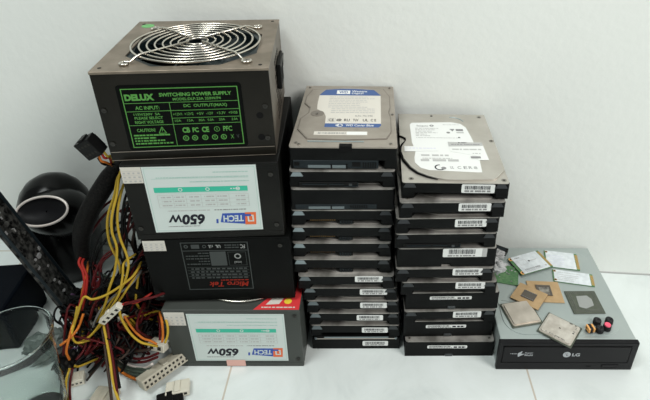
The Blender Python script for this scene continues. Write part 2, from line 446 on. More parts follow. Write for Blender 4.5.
# slim drives: prototypes
def slim(label, loc, rz, group, lab=None, style='slim', conn=None, cov='cover_low', fac='facet'):
    t = thing('hard_drive', label, 'hard drive', loc, rz, group)
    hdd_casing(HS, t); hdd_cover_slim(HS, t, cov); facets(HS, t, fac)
    if lab: label_mesh(lab[2], lab[3], 'barcode_label', t, lab[0], lab[1], style)
    if conn == 'sata': data_connector(t, HS)
    if conn == 'port': sata_port(t)
    return t
def thick(label, loc, rz, group, lab=None, style='thin', tab=True, bowl=False):
    t = thing('hard_drive', label, 'hard drive', loc, rz, group)
    hdd_casing(HT, t, 4.0, notch=False)
    b = MB()
    b.prism(rrect(.3, .5, W-.3, D-.5, 3, 3), HT-2.4, HT-1.0, 'cover_low')
    b.prism([(3,134),(3,96),(10,85),(10,72),(3,58),(3,26),(14,9),(87,9),(98,26),(98,62),(95,74),(98,86),(98,134),(88,142),(12,142)], HT-1.0, HT-.1, 'cover_low', bev=.4)
    for sx, sy in ((5,5),(96,5),(99,75)): screw(b, sx, sy, HT-1.0, 1.5)
    b.build('cover', t)
    if tab:
        b = MB(); b.box(46.5, 55, -.3, 3, 0, 4.0, 'facet_dark', .3); b.build('latch_tab', t)
    if lab: label_mesh(lab[2], lab[3], 'barcode_label', t, lab[0], lab[1], style)
    return t
t2 = slim('slim hard drive directly under the tan-covered top drive of the left stack', LEFT[1][:3], LEFT[1][3], GL, conn='port')
t3 = thick('thick hard drive with plain dark front, third from top of the left stack', LEFT[2][:3], LEFT[2][3], GL, tab=False)
b = MB()
b.box(4, 84, -.3, 8, .4, 5.8, 'casing_blue', .3); b.box(17, 52, -.7, 0, .9, 3.8, 'facet_mid'); b.box(38.5, 40, -.8, 0, .6, 4.8, 'void')
for i in range(8): b.box(58+i*2.2, 59.2+i*2.2, -.8, 0, 1.6, 5.4, 'void')
b.build('data_connector', t3)
p4 = slim('slim hard drive with reflection-painted corner facet, fourth from top of the left stack', LEFT[3][:3], LEFT[3][3], GL, conn='sata')
for i in (4, 5, 6):
    copy_thing(p4, LEFT[i][:3], LEFT[i][3], 'slim hard drive without sticker, %s from top of the left stack' % ORD[i])
p8 = slim('slim hard drive highest in the left stack with a white barcode sticker', LEFT[7][:3], LEFT[7][3], GL, lab=(60,10.2,29.5,8), fac='facet_mid')
for i, (lx, lz) in zip(range(8, 12), ((61.2,8.6),(59,7.8),(53.4,7.6),(58.5,6.8))):
    c = copy_thing(p8, LEFT[i][:3], LEFT[i][3], 'slim hard drive with white barcode sticker, %s from top of the left stack' % ORD[i])
    for ch in c.children:
        if ch.name.startswith('barcode'): ch.location = Vector((lx, -.02, lz))*MM
x, y, z, a = LEFT[12]
t = thing('hard_drive', 'black hard drive with a bright metal seam, bottom of the left stack', 'hard drive', (x, y, z), a, GL)
b = MB(); b.box(0, W, 0, D, 0, HS-3.4, 'casing', .8); b.build('casing', t)
b = MB(); b.prism(rrect(3, .8, W-3, D-1, 3, 3), HS-3.4, HS-.05, 'casing', bev=.5); b.build('cover', t)
b = MB(); b.box(14, 88, .1, 1.6, HS-1.6, HS-.6, 'facet', .3); b.box(4, 97, -.2, .9, HS-3.6, HS-2.6, 'cover_silver', .3)
b.cyl((4.5,1,HS-3.2), 1.7, 1, 'facet', n=10); b.cyl((96.5,1,HS-3.2), 1.7, 1, 'facet', n=10); b.build('seam_strip', t)
label_mesh(29.5, 7.6, 'barcode_label', t, 58.2, 5.4)

# right 1: silver cover with a large white label
x, y, z, a = RIGHT[0]; h = HS
t = thing('hard_drive', 'silver-topped hard drive with a large white label, on top of the right stack', 'hard drive', (x, y, z), a, GR)
hdd_casing(h, t)
b = MB()
b.prism(rrect(.3, .2, W-.3, D-.3, 2.5, 3), h-2.4, h-1.9, 'cover_silver')
up = [(-.0,146.6),(0,92.5),(4,90),(7.5,86),(7.6,80),(4,74),(1.4,66),(1.2,57),(3,42),(9.5,26),(16,17),(25,10.5),(34,6.2),(43,3.8),(60,3.4),(86,5),(90,7),(99,20),(101.2,25),(101.4,146.6)]
b.prism([(px_, py_) for px_, py_ in up], h-1.9, h, 'cover_silver', bev=.6)
for sx, sy, sz in ((9,7,h-1.9),(97,6,h-1.9),(98,81,h),(94,139,h)): screw(b, sx, sy, sz-.4, 2.6, 'screw')
b.cyl((38.8,141,h-.1), 1.6, .2, 'hole', n=12)
b.tube([(60+15*math.cos(math.radians(q)), 122+16*math.sin(math.radians(q)), h) for q in range(20, 95, 6)], .7, 'facet', n=6)
b.build('cover', t)
b = MB()
b.tube([(0,91.6,h-1.2),(4.3,88.6,h-1.2),(6.6,84.5,h-1.2),(6.4,80.3,h-1.2),(3,74.5,h-1.2),(.4,66,h-1.2),(.2,56.5,h-1.2),(2,41.4,h-1.2),(8.6,25.2,h-1.2),(15.4,16,h-1.2),(24.6,9.4,h-1.2),(34,5,h-1.2)], [.9]*4+[1.1]*6+[.8,.4], 'void', n=6)
b.build('cover_edge_shadow', t)  # not a part: shadow along the cover's curved edge, modelled as a dark tube
b = MB(); f = Flat(b, (0,0,h+.02), (1,0,0), (0,1,0))
f.sheet([(26.5,20),(19,24),(14,34),(14,44),(16,58),(13,75),(12.5,118),(15,122.5),(60,125),(70,121),(75,112),(78,86),(80,60),(78,17),(74,16.5)], 'white_label')
f.text('Seagate', 20, 112, 33, 117, 'ink_grey', 2); f.disc(37, 115.5, 2.4, 'ink_grey', 2, .9)
f.text('Barracuda 7200.12', 50, 117.5, 68, 120, 'ink_light', 2)
for i, v in enumerate((108, 104.5, 101, 97.5, 94, 90.5)): f.dashes(18, v, (44,40,36,42,30,34)[i], 1.5, 'ink_light', 2)
f.poly([(56,108),(62,108),(59,102)], 'ink_grey', 2); f.disc(54, 99, 2, 'ink_grey', 2); f.rect(63,103,71,108,'ink_grey',2); f.rect(63,98,71,100.5,'ink_light',2)
f.disc(64.5, 88, 1.1, 'ink', 2)
f.dashes(18, 86, 66, 1.1, 'ink_light', 2)
f.dashes(21, 47, 49, 3.2, 'ink_light', 2); f.dashes(20, 36.5, 58, 4.2, 'ink_light', 2); f.dashes(22, 41.7, 52, 1.5, 'ink_light', 2)
f.disc(38, 25, 5.4, 'ink', 2, 3.9); f.rect(38, 24, 44.5, 31, 'white_label', 3); f.disc(41.5,23.4,2.5,'ink_grey',4)
for u, s_ in ((48,'UL'),(55,'C'),(61,'E'),(66,'R'),(71,'@')): f.text(s_, u, 22.5, u+3.6, 27.5, 'ink_grey', 2, bold=.01)
b.build('printed_label', t)
b = MB(); f = Flat(b, (0,0,h+.28), (1,0,0), (0,1,0))
f.sheet([(51,77.5),(87,76.5),(88.6,40),(77.5,39.5),(77.5,48),(51.5,57)], 'white_label'); f.poly([(51,77.3),(87,76.3),(87,69),(51,67)], 'ink_light', 1)
f.text('HP', 62, 74.5, 71, 76.6, 'ink', 2, bold=.03); f.dashes(54, 71, 84, 1.6, 'ink_grey', 2); f.dashes(54, 60, 84, 2.4, 'ink_light', 2); f.dashes(71, 43, 81, 4, 'ink_grey', 2); f.dashes(74, 52, 82, 1.6, 'ink_light', 2)
b.build('service_sticker', t)
b = MB(); f = Flat(b, (0,0,h+.3), (1,0,0), (0,1,0))
f.sheet([(4.5,67),(39.5,66.5),(39.5,57.5),(4.5,55.5)], 'white_label'); f.dashes(10, 62, 37, 1.6, 'lavender', 1)
b.build('strip_sticker', t)
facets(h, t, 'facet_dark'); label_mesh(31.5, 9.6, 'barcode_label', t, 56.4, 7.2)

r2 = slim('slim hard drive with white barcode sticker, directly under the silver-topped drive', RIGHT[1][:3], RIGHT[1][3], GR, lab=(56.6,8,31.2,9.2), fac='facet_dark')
def rcopy(src, i, label, lx, lz):
    c = copy_thing(src, RIGHT[i][:3], RIGHT[i][3], label)
    for ch in c.children:
        if ch.name.startswith('barcode'): ch.location = Vector((lx, -.02, lz))*MM
rcopy(r2, 2, 'slim hard drive with white barcode sticker, third from top of the right stack', 57.8, 7.4)
slim('slim hard drive without a sticker, fourth from the top of the right stack', RIGHT[3][:3], RIGHT[3][3], GR, conn='port', fac='facet_dark')
thick('thick hard drive with the widest barcode sticker in the right stack', RIGHT[4][:3], RIGHT[4][3], GR, lab=(46.5,12.6,45,11), style='big', tab=False)
rcopy(r2, 5, 'slim hard drive with barcode sticker, right under the one with the widest barcode', 59, 9)
rcopy(r2, 6, 'slim hard drive with white barcode sticker, seventh from top of the right stack', 57.6, 9)
r8 = thick('uppermost thick hard drive with a long thin sticker in the right stack', RIGHT[7][:3], RIGHT[7][3], GR, lab=(26.2,14,45.5,4.6))
rcopy(r2, 8, 'slim hard drive sandwiched between two thick ones low in the right stack', 54, 8)
rcopy(r8, 9, 'thick hard drive with long thin sticker, second from bottom of the right stack', 25.2, 13.4)
rcopy(r8, 10, 'thick hard drive with long thin sticker, bottom of the right stack', 25.3, 13.2)

# ------------------------------------------------------------------ power supplies
GP = 'computer power supplies stacked on the floor'
def case_box(t, w, d, h, mt, z0=0, flange=True):
    b = MB(); b.box(0, w, 0, d, z0, h, mt, 1.0, 2)
    if flange:
        b.box(.5, w-.5, -.5, 0, z0+.4, z0+6, mt, .2)
        b.box(.5, w-.5, -.5, 0, h-5.2, h-.3, mt, .2)
    return b.build('case', t)
def side_grille(t, w, d, h):
    b = MB()
    for i in range(9):
        for j in range(6):
            b.cyl((w+.02, 30+j*8+(4 if i % 2 else 0)+26, 12+i*7.2), 2.6, .15, 'void', 'x', 6)
    b.build('vent', t)
def screws_front(t, pts):
    for px_, pz_ in pts:
        b = MB(); b.cyl((px_, -.5, pz_), 2.2, .6, 'dark_screw', 'y', 14); b.cyl((px_, -1.1, pz_), .9, .05, 'hole', 'y', 6); b.build('screw', t)

def label_650(t, x0, z0, w, h, mt='psu_label'):
    b = MB(); f = Flat(b, (x0+w, -.55, z0+h), (-1,0,0), (0,0,-1))
    f.sheet([(0,0),(w,0),(w,h),(0,h)], mt)
    kx, ky = w/103.0, h/74.0
    R_ = lambda a,b_,c,d_,m_,l=1: f.rect(a*kx,b_*ky,c*kx,d_*ky,m_,l)
    f.frame(1.6*kx, 1.6*ky, w-1.6*kx, h-1.6*ky, .35, 'pale_teal')
    R_(10,22.5,96,28.2,'teal')
    for a in (19, 47, 72): f.disc((a)*kx, 25.3*ky, 2*ky, 'psu_label', 2, 1.2*ky)
    f.dashes(19*kx-1.2, 24.6*ky, 26*kx, 1.3, 'psu_label', 3)
    f.rect(10*kx, 29.2*ky, 96*kx, 29.4*ky, 'pale_teal')
    for v, a in ((6.5,40),(11.5,92),(16.5,62)): f.dashes(8*kx, v*ky, a*kx, .9, 'pale_teal', 2)
    f.rect(8*kx, 13*ky, 96*kx, 13.3*ky, 'pale_teal')
    # ratings table
    for v in (31,36,40.5,45): f.rect(10*kx, v*ky, 94*kx, (v+.25)*ky, 'ink_light', 2)
    for u in (28,40,54,68,80,94,10): f.rect(u*kx, 31*ky, (u+.3)*kx, 45*ky, 'ink_light', 2)
    for u in (13,30,42,56,70,82):
        for v in (32.8,37.4,42): f.dashes(u*kx, v*ky, (u+9)*kx, 1.5*ky, 'ink_light', 2)
    f.dashes(14*kx, 48.6*ky, 44*kx, 1.1, 'ink_grey', 2); f.dashes(48*kx, 48.6*ky, 88*kx, 1.1, 'ink_light', 2)
    f.text('650', 54*kx, 53.5*ky, 76*kx, 66*ky, 'ink', 2, bold=.045, shear=.2); f.text('W', 76*kx, 53.5*ky, 89*kx, 62.5*ky, 'ink', 2, bold=.04, shear=.2)
    f.dashes(60*kx, 67*ky, 90*kx, .9, 'ink_grey', 2)
    f.poly([(12*kx,53.5*ky),(37*kx,53.5*ky),(40*kx,64*ky),(14*kx,67*ky)], 'blue_ink', 1)
    f.poly([(5*kx,53*ky),(15.5*kx,53*ky),(16.5*kx,67.5*ky),(6*kx,67.5*ky)], 'orange_ink', 2)
    f.frame(7.6*kx, 56*ky, 13.6*kx, 64*ky, 1.4, 'psu_label', 3)
    f.rect(10*kx, 55*ky, 17*kx, 57.5*ky, 'blue_ink', 4)
    f.text('TECH', 17.5*kx, 56*ky, 37*kx, 63.5*ky, 'psu_label', 3, bold=.03, shear=.1)
    f.poly([(41.5*kx,60*ky),(43.5*kx,60*ky),(44*kx,65*ky),(42*kx,65*ky)], 'blue_ink', 2)
    b.build('rating_label', t)
def small_sticker(t, x0, x1, z0, z1, name='warranty_sticker'):
    b = MB(); f = Flat(b, (x0, -.55, z0), (1,0,0), (0,0,1)); w, h = x1-x0, z1-z0
    f.sheet([(0,0),(w,0),(w,h),(0,h)], 'cream_label')
    for j in range(3):
        f.rect(1, h*(.25+.25*j), w-1, h*(.25+.25*j)+.25, 'ink_light', 1)
        for i in range(4): f.dashes(1.5+i*w*.24, h*(.08+.25*j), 1+i*w*.24+w*.14, h*.10, 'ink_light', 2)
    b.build(name, t)

# P4 bottom
p4r = thing('power_supply', 'grey power supply on the floor with upside-down white 650W label and pink tape', 'power supply', (-142.35,-15.9,0), -.34, GP)
case_box(p4r, 144.8, 150.5, 86.0, 'psu_mid')
label_650(p4r, 25.4, 9.6, 102.6, 71.8)
small_sticker(p4r, 2.2, 23.5, 64.5, 83.5)
b = MB(); f = Flat(b, (59,-.9,1.5), (1,0,0), (0,0,1)); f.sheet([(0,0),(21,0),(21,9.6),(0,9.6)], 'pink_tape'); b.build('tape', p4r)
b = MB(); f = Flat(b, (0,0,86.05), (1,0,0), (0,1,0)); f.sheet([(96,1),(144,1),(144,60),(126,40),(112,22)], 'red_label')
f.poly([(108,8),(122,9),(128,22),(118,24)], 'cream_label', 1); f.disc(131, 13, 4, 'yellow_ink', 2); f.dashes(104, 3.4, 140, 1.6, 'cream_label', 2)
b.build('red_sticker', p4r)
screws_front(p4r, ((139,12),(139,78)))
side_grille(p4r, 144.8, 150.5, 86)
# P3
p3r = thing('power_supply', 'black power supply with a dark label and red lettering, resting on the floor-level one', 'power supply', (-149.8,-6.5,86.2), 1.46, GP)
case_box(p3r, 146.3, 150.5, 85.4, 'psu_black', z0=3.6, flange=False)
b = MB(); f = Flat(b, (105,-.08,82), (-1,0,0), (0,0,-1))
f.sheet(rrect(0, 0, 68, 64, 2.5, 3), 'label_black')
f.frame(.8, .8, 67.2, 63.2, .9, 'p3_grey', 1)
f.text('FC', 4, 4, 8.6, 9, 'p3_white', 2, bold=.03); f.dashes(10, 4, 24, 1.4, 'p3_grey', 2); f.dashes(10, 7, 24, 1.4, 'p3_grey', 2)
f.text('UL', 28, 4.2, 33, 8, 'p3_white', 2, bold=.04); f.text('c UL', 35.5, 4.2, 40, 8, 'p3_white', 2, bold=.04); f.disc(44, 6, 2, 'p3_grey', 2, 1.2); f.rect(49, 3.6, 57, 8.6, 'p3_grey', 2); f.disc(62, 6, 2.1, 'p3_grey', 2, 1.0)
f.rect(2, 11, 66, 11.8, 'p3_grey', 1)
f.frame(4, 13.5, 22, 31, .4, 'p3_grey', 1); f.disc(12.5, 19, 3.4, 'p3_white', 2, 2.2); f.text('intel', 9.5, 25.5, 16.5, 28.5, 'p3_white', 2)
f.rect(24, 12.8, 40, 31, 'p3_grey', 1)
for v in (14,17.5,21,24.5,28): f.dashes(41, v, random.choice((52,58,64)), 1.3, 'p3_grey', 2)
for v in (33,37,41,45): f.rect(3, v, 65, v+.4, 'p3_grey', 1); f.dashes(5, v+1.2, 62, 1.7, 'p3_grey', 2, fill=.2)
f.dashes(5, 50, 34, 1.3, 'red_ink', 2)
f.text('Micro Tek', 5, 52.8, 46, 59.4, 'red_ink', 2, bold=.02, shear=.25)
b.build('rating_label', p3r)
small_sticker(p3r, 1.8, 23.5, 71.5, 84.2)
b = MB()
for r_ in (59, 50, 41): b.tube([(88+r_*math.cos(2*PI*k/64), 57+r_*math.sin(2*PI*k/64), 2.2) for k in range(64)], 1.2, 'chrome', closed=True, n=8)
for k in range(4):
    q = PI/4+k*PI/2; b.tube([(88+12*math.cos(q), 57+12*math.sin(q), 2.2), (88+60*math.cos(q), 57+60*math.sin(q), 2.2)], 1.0, 'chrome')
b.build('fan_grille', p3r)
screws_front(p3r, ((136,76),(8,12)))
# P2
p2r = thing('power_supply', 'black power supply with upside-down white 650W label, directly under the green-lettered one', 'power supply', (-151.5,-6.9,171.8), 2.9, GP)
case_box(p2r, 142.8, 150.5, 84.9, 'psu_grey')
label_650(p2r, 19.4, 8.9, 103, 74.2)
small_sticker(p2r, .8, 19.0, 66, 83.2)
screws_front(p2r, ((135,72),(136,14),(6,14)))
side_grille(p2r, 142.8, 150.5, 85)
# P1
w, d, h = 148.4, 150.5, 86.4
p1r = thing('power_supply', 'bronze-black power supply with round fan grille and green printed label, topmost of its stack', 'power supply', (-160.2,1.3,256.95), 5.0, GP)
b = MB()
b.box(0, w, 0, 1.2, 0, h-1.2, 'psu_bronze'); b.box(0, w, d-1.2, d, 0, h-1.2, 'psu_bronze')
b.box(0, 1.2, 1.2, d-1.2, 0, h-1.2, 'psu_bronze'); b.box(w-1.2, w, 1.2, d-1.2, 0, h-1.2, 'psu_side'); b.box(1.2, w-1.2, 1.2, d-1.2, 0, 1.2, 'psu_bronze')
b.box(.3, w-.3, -.8, 0, 0, 9.5, 'psu_bronze', .3); b.box(.6, w-.6, -1.1, -.7, 8.7, 9.4, 'psu_side', .1); b.box(.6, w-.6, -1.1, -.7, .2, .8, 'psu_side', .1)
b.box(1.2, w-1.2, 1.2, d-1.2, 40, 41, 'void')
b.build('case', p1r)
b = MB()
hole = [(18,38),(18,96),(48,125),(106,125),(135,96),(135,38),(106,9),(48,9)]
b.holed([(-.4,-.6),(w+.4,-.6),(w+.4,d+.3),(-.4,d+.3)], hole, h-1.2, h, 'psu_top_dusty')
b.box(-.4, w+.4, -.9, -.3, h-2.6, h-.1, 'psu_top_dusty', .2)
for sx, sy in ((6,8),(141,7),(142,143),(7,140)): b.cyl((sx, sy, h), 1.7, .25, 'hole', n=12)
b.build('top_panel', p1r)
fan = MB()
fc = (76.5, 67)
fan.holed([(fc[0]-60,fc[1]-60),(fc[0]+60,fc[1]-60),(fc[0]+60,fc[1]+60),(fc[0]-60,fc[1]+60)],
          [(fc[0]+57*math.cos(2*PI*k/40), fc[1]+57*math.sin(2*PI*k/40)) for k in range(40)], h-4, h-1.4, 'fan_black')
fan.holed([(fc[0]+58.5*math.cos(2*PI*k/40), fc[1]+58.5*math.sin(2*PI*k/40)) for k in range(40)],
          [(fc[0]+57*math.cos(2*PI*k/40), fc[1]+57*math.sin(2*PI*k/40)) for k in range(40)], h-26, h-4, 'fan_black')
fan_o = fan.build('fan', p1r)
b = MB(); b.cyl((fc[0], fc[1], h-24), 19, 20, 'fan_black', n=32); b.cyl((fc[0], fc[1], h-4), 14, .15, 'ink_grey', n=32); b.build('fan_hub', fan_o)
for k in range(7):
    b = MB(); q0 = 2*PI*k/7; vs, fs = [], []
    for i in range(6):
        r_ = 18+i*7.4
        for j in range(5):
            q = q0+j*.17+i*.05; vs.append((fc[0]+r_*math.cos(q), fc[1]+r_*math.sin(q), h-22+j*4.2))
    n_ = len(vs); vs += [(a, b_, c-1.2) for a, b_, c in vs]
    for i in range(5):
        for j in range(4):
            a = i*5+j; fs += [(a, a+1, a+6, a+5), (n_+a, n_+a+5, n_+a+6, n_+a+1)]
    for i in range(5): fs += [(i*5, i*5+5, n_+i*5+5, n_+i*5), (i*5+4, n_+i*5+4, n_+i*5+9, i*5+9)]
    for j in range(4): fs += [(j, n_+j, n_+j+1, j+1), (25+j, 26+j, n_+26+j, n_+25+j)]
    b.add(vs, fs, 'fan_black', None, True); b.build('fan_blade', fan_o)
b = MB()
zc = h+3.4
for i, r_ in enumerate((59,52,45,38,31,24,17,10)):
    b.tube([(fc[0]+r_*math.cos(2*PI*k/72), fc[1]+r_*math.sin(2*PI*k/72), zc) for k in range(72)], 1.0, 'chrome', closed=True, n=8)
for k in range(4):
    q = PI/4+k*PI/2; c, s_ = math.cos(q), math.sin(q); e = 74.3
    ex, ey = fc[0]+e*c, fc[1]+e*s_
    pts = [(fc[0]+9*c, fc[1]+9*s_, zc+2), (fc[0]+58*c, fc[1]+58*s_, zc+2), (fc[0]+63*c, fc[1]+63*s_, zc+.5), (fc[0]+68*c, fc[1]+68*s_, h+1.3)]
    cx_, cy_ = fc[0]+73.5*c, fc[1]+73.5*s_
    loop = [(cx_+4*math.cos(q+PI+t_*2*PI/10), cy_+4*math.sin(q+PI+t_*2*PI/10), h+1.3) for t_ in range(9)]
    b.tube(pts+loop, 1.05, 'chrome', n=8)
b.build('fan_grille', p1r)
for k in range(4):
    q = PI/4+k*PI/2; b = MB(); b.cyl((fc[0]+73.5*math.cos(q), fc[1]+73.5*math.sin(q), h), 3.2, 1.8, 'screw', n=16); b.cyl((fc[0]+73.5*math.cos(q), fc[1]+73.5*math.sin(q), h+1.8), 1.4, .05, 'hole', n=4)
    b.build('screw', p1r)
b = MB(); b.cyl((13, 133, h+.02), 6.5, .15, 'green_sticker', n=24); b.build('round_sticker', p1r)
# rear plate on the right: socket and rocker switch
b = MB(); b.box(w+.02, w+5, 66, 96, 38, 64, 'black_plastic', 1.0); b.box(w+5, w+5.2, 70, 92, 43, 59, 'void'); b.build('mains_socket', p1r)
b = MB(); b.box(w+.02, w+3, 104, 124, 46, 60, 'black_plastic', .8); b.box(w+3, w+4.4, 106, 122, 48, 58, 'black_gloss', .5); b.build('rocker_switch', p1r)
side_grille(p1r, w, d, h)
screws_front(p1r, ((4.5,50.5),(4.6,17.5),(142.5,50),(142,18)))
b = MB()
for px_, pz_ in ((137,41),(136.5,19)):
    b.cyl((px_, -.02, pz_), 3.2, .1, 'void', 'y', 14)
b.build('knockout', p1r)
# printed label
b = MB(); LW, LH = 98.6, 57.6; f = Flat(b, (21.6,-.03,12.6), (1,0,0), (0,0,1))
f.o = f.o + Vector((-3.5, 0, -2.5)); f.sheet(rrect(0, 0, LW+7, LH+6, 3, 4), 'label_black'); f.o = f.o + Vector((3.5, 0, 2.5))
G = 'green_ink'
sx = lambda x_: (x_-40)*LW/497.0
def U(x_, y_): return (x_-(40+(y_-75)*57/247.0)) / (497-(y_-75)*32/247.0) * LW
def V(y_): return (322-y_)/247.0*LH
f.frame(0, 0, LW, LH, .8, G, 1)
def hl(y_, a=None, c=None): f.rect(a if a is not None else 0, V(y_)-.25, c if c is not None else LW, V(y_)+.25, G, 1)
xv = U(252, 170)
hl(134); hl(168); hl(200, xv); hl(226)
f.rect(xv-.25, 0, xv+.25, V(134), G, 1)
def T(s_, x0, y0, x1, y1, bold=.02, sp=1.0): f.text(s_, U(x0, y1), V(y1), U(x1, y1), V(y0), G, 2, bold=bold, spacing=sp)
T('DELUX', 62, 97, 185, 124, .06)
T('SWITCHING POWER SUPPLY', 205, 95, 512, 110, .035); T('MODEL:DLP-23A 350W/P4', 262, 116, 466, 127, .02)
T('AC INPUT:', 105, 146, 206, 161, .02); T('DC  OUTPUT(MAX)', 308, 143, 492, 159, .02)
T('115V/230V  5A', 98, 175, 208, 185, .02); T('PLEASE SELECT', 102, 190, 220, 201, .02); T('RIGHT VOLTAGE', 104, 207, 222, 219, .02)
for x0, s_ in ((262,'+12V1'),(310,'+12V2'),(362,'+5V'),(402,'-12V'),(447,'+3.3V'),(498,'+5VSB')): T(s_, x0, 178, x0+(38 if len(s_) > 4 else 30), 189, .01)
for x0, s_ in ((270,'10A'),(322,'15A'),(370,'30A'),(408,'0.8A'),(456,'20A'),(510,'2.0A')): T(s_, x0, 206, x0+26, 216, .01)
T('CAUTION!', 112, 240, 188, 254, .02)
tx, ty = U(216, 250), V(262)
for a_, b_, c_, d_ in ((-3.2,0,3.2,0),(3.2,0,0,6.2),(0,6.2,-3.2,0)):
    dx_, dy_ = c_-a_, d_-b_; L_ = math.hypot(dx_, dy_); nx_, ny_ = -dy_/L_*.35, dx_/L_*.35
    f.poly([(tx+a_-nx_,ty+b_-ny_),(tx+c_-nx_,ty+d_-ny_),(tx+c_+nx_,ty+d_+ny_),(tx+a_+nx_,ty+b_+ny_)], G, 2)
f.rect(tx-.3, ty+1.8, tx+.3, ty+4.4, G, 2)
for i, y_ in enumerate((272, 284, 296, 308)): f.dashes(U(98+i*3, y_), V(y_), U((248,190,228,262)[i], y_), 1.5, G, 2, fill=.9)
T('CB', 302, 240, 334, 264, .05); T('FC', 344, 242, 370, 263, .05); T('CE', 384, 240, 414, 264, .05); T('PFC', 474, 240, 512, 262, .03)
f.disc(U(446,252), V(252), 2.6, G, 2, 2.1); f.rect(U(446,252)-.3, V(252)-1.2, U(446,252)+.3, V(252)+1.2, G, 2)
for i, x_ in enumerate((315, 353, 396, 437, 475)):
    f.disc(U(x_,287), V(287), 2.7, G, 2, 1.9); f.text('CNSTR'[i], U(x_,287)-1, V(287)-1.2, U(x_,287)+1, V(287)+1.2, G, 3, bold=.03)
f.text('X', U(505,292), V(296), U(519,292), V(278), G, 2); f.text('V', U(530,292), V(294), U(542,292), V(278), 'p3_grey', 2)
b.build('rating_label', p1r)
ROOT = {'P1': p1r, 'P2': p2r, 'P3': p3r, 'P4': p4r}

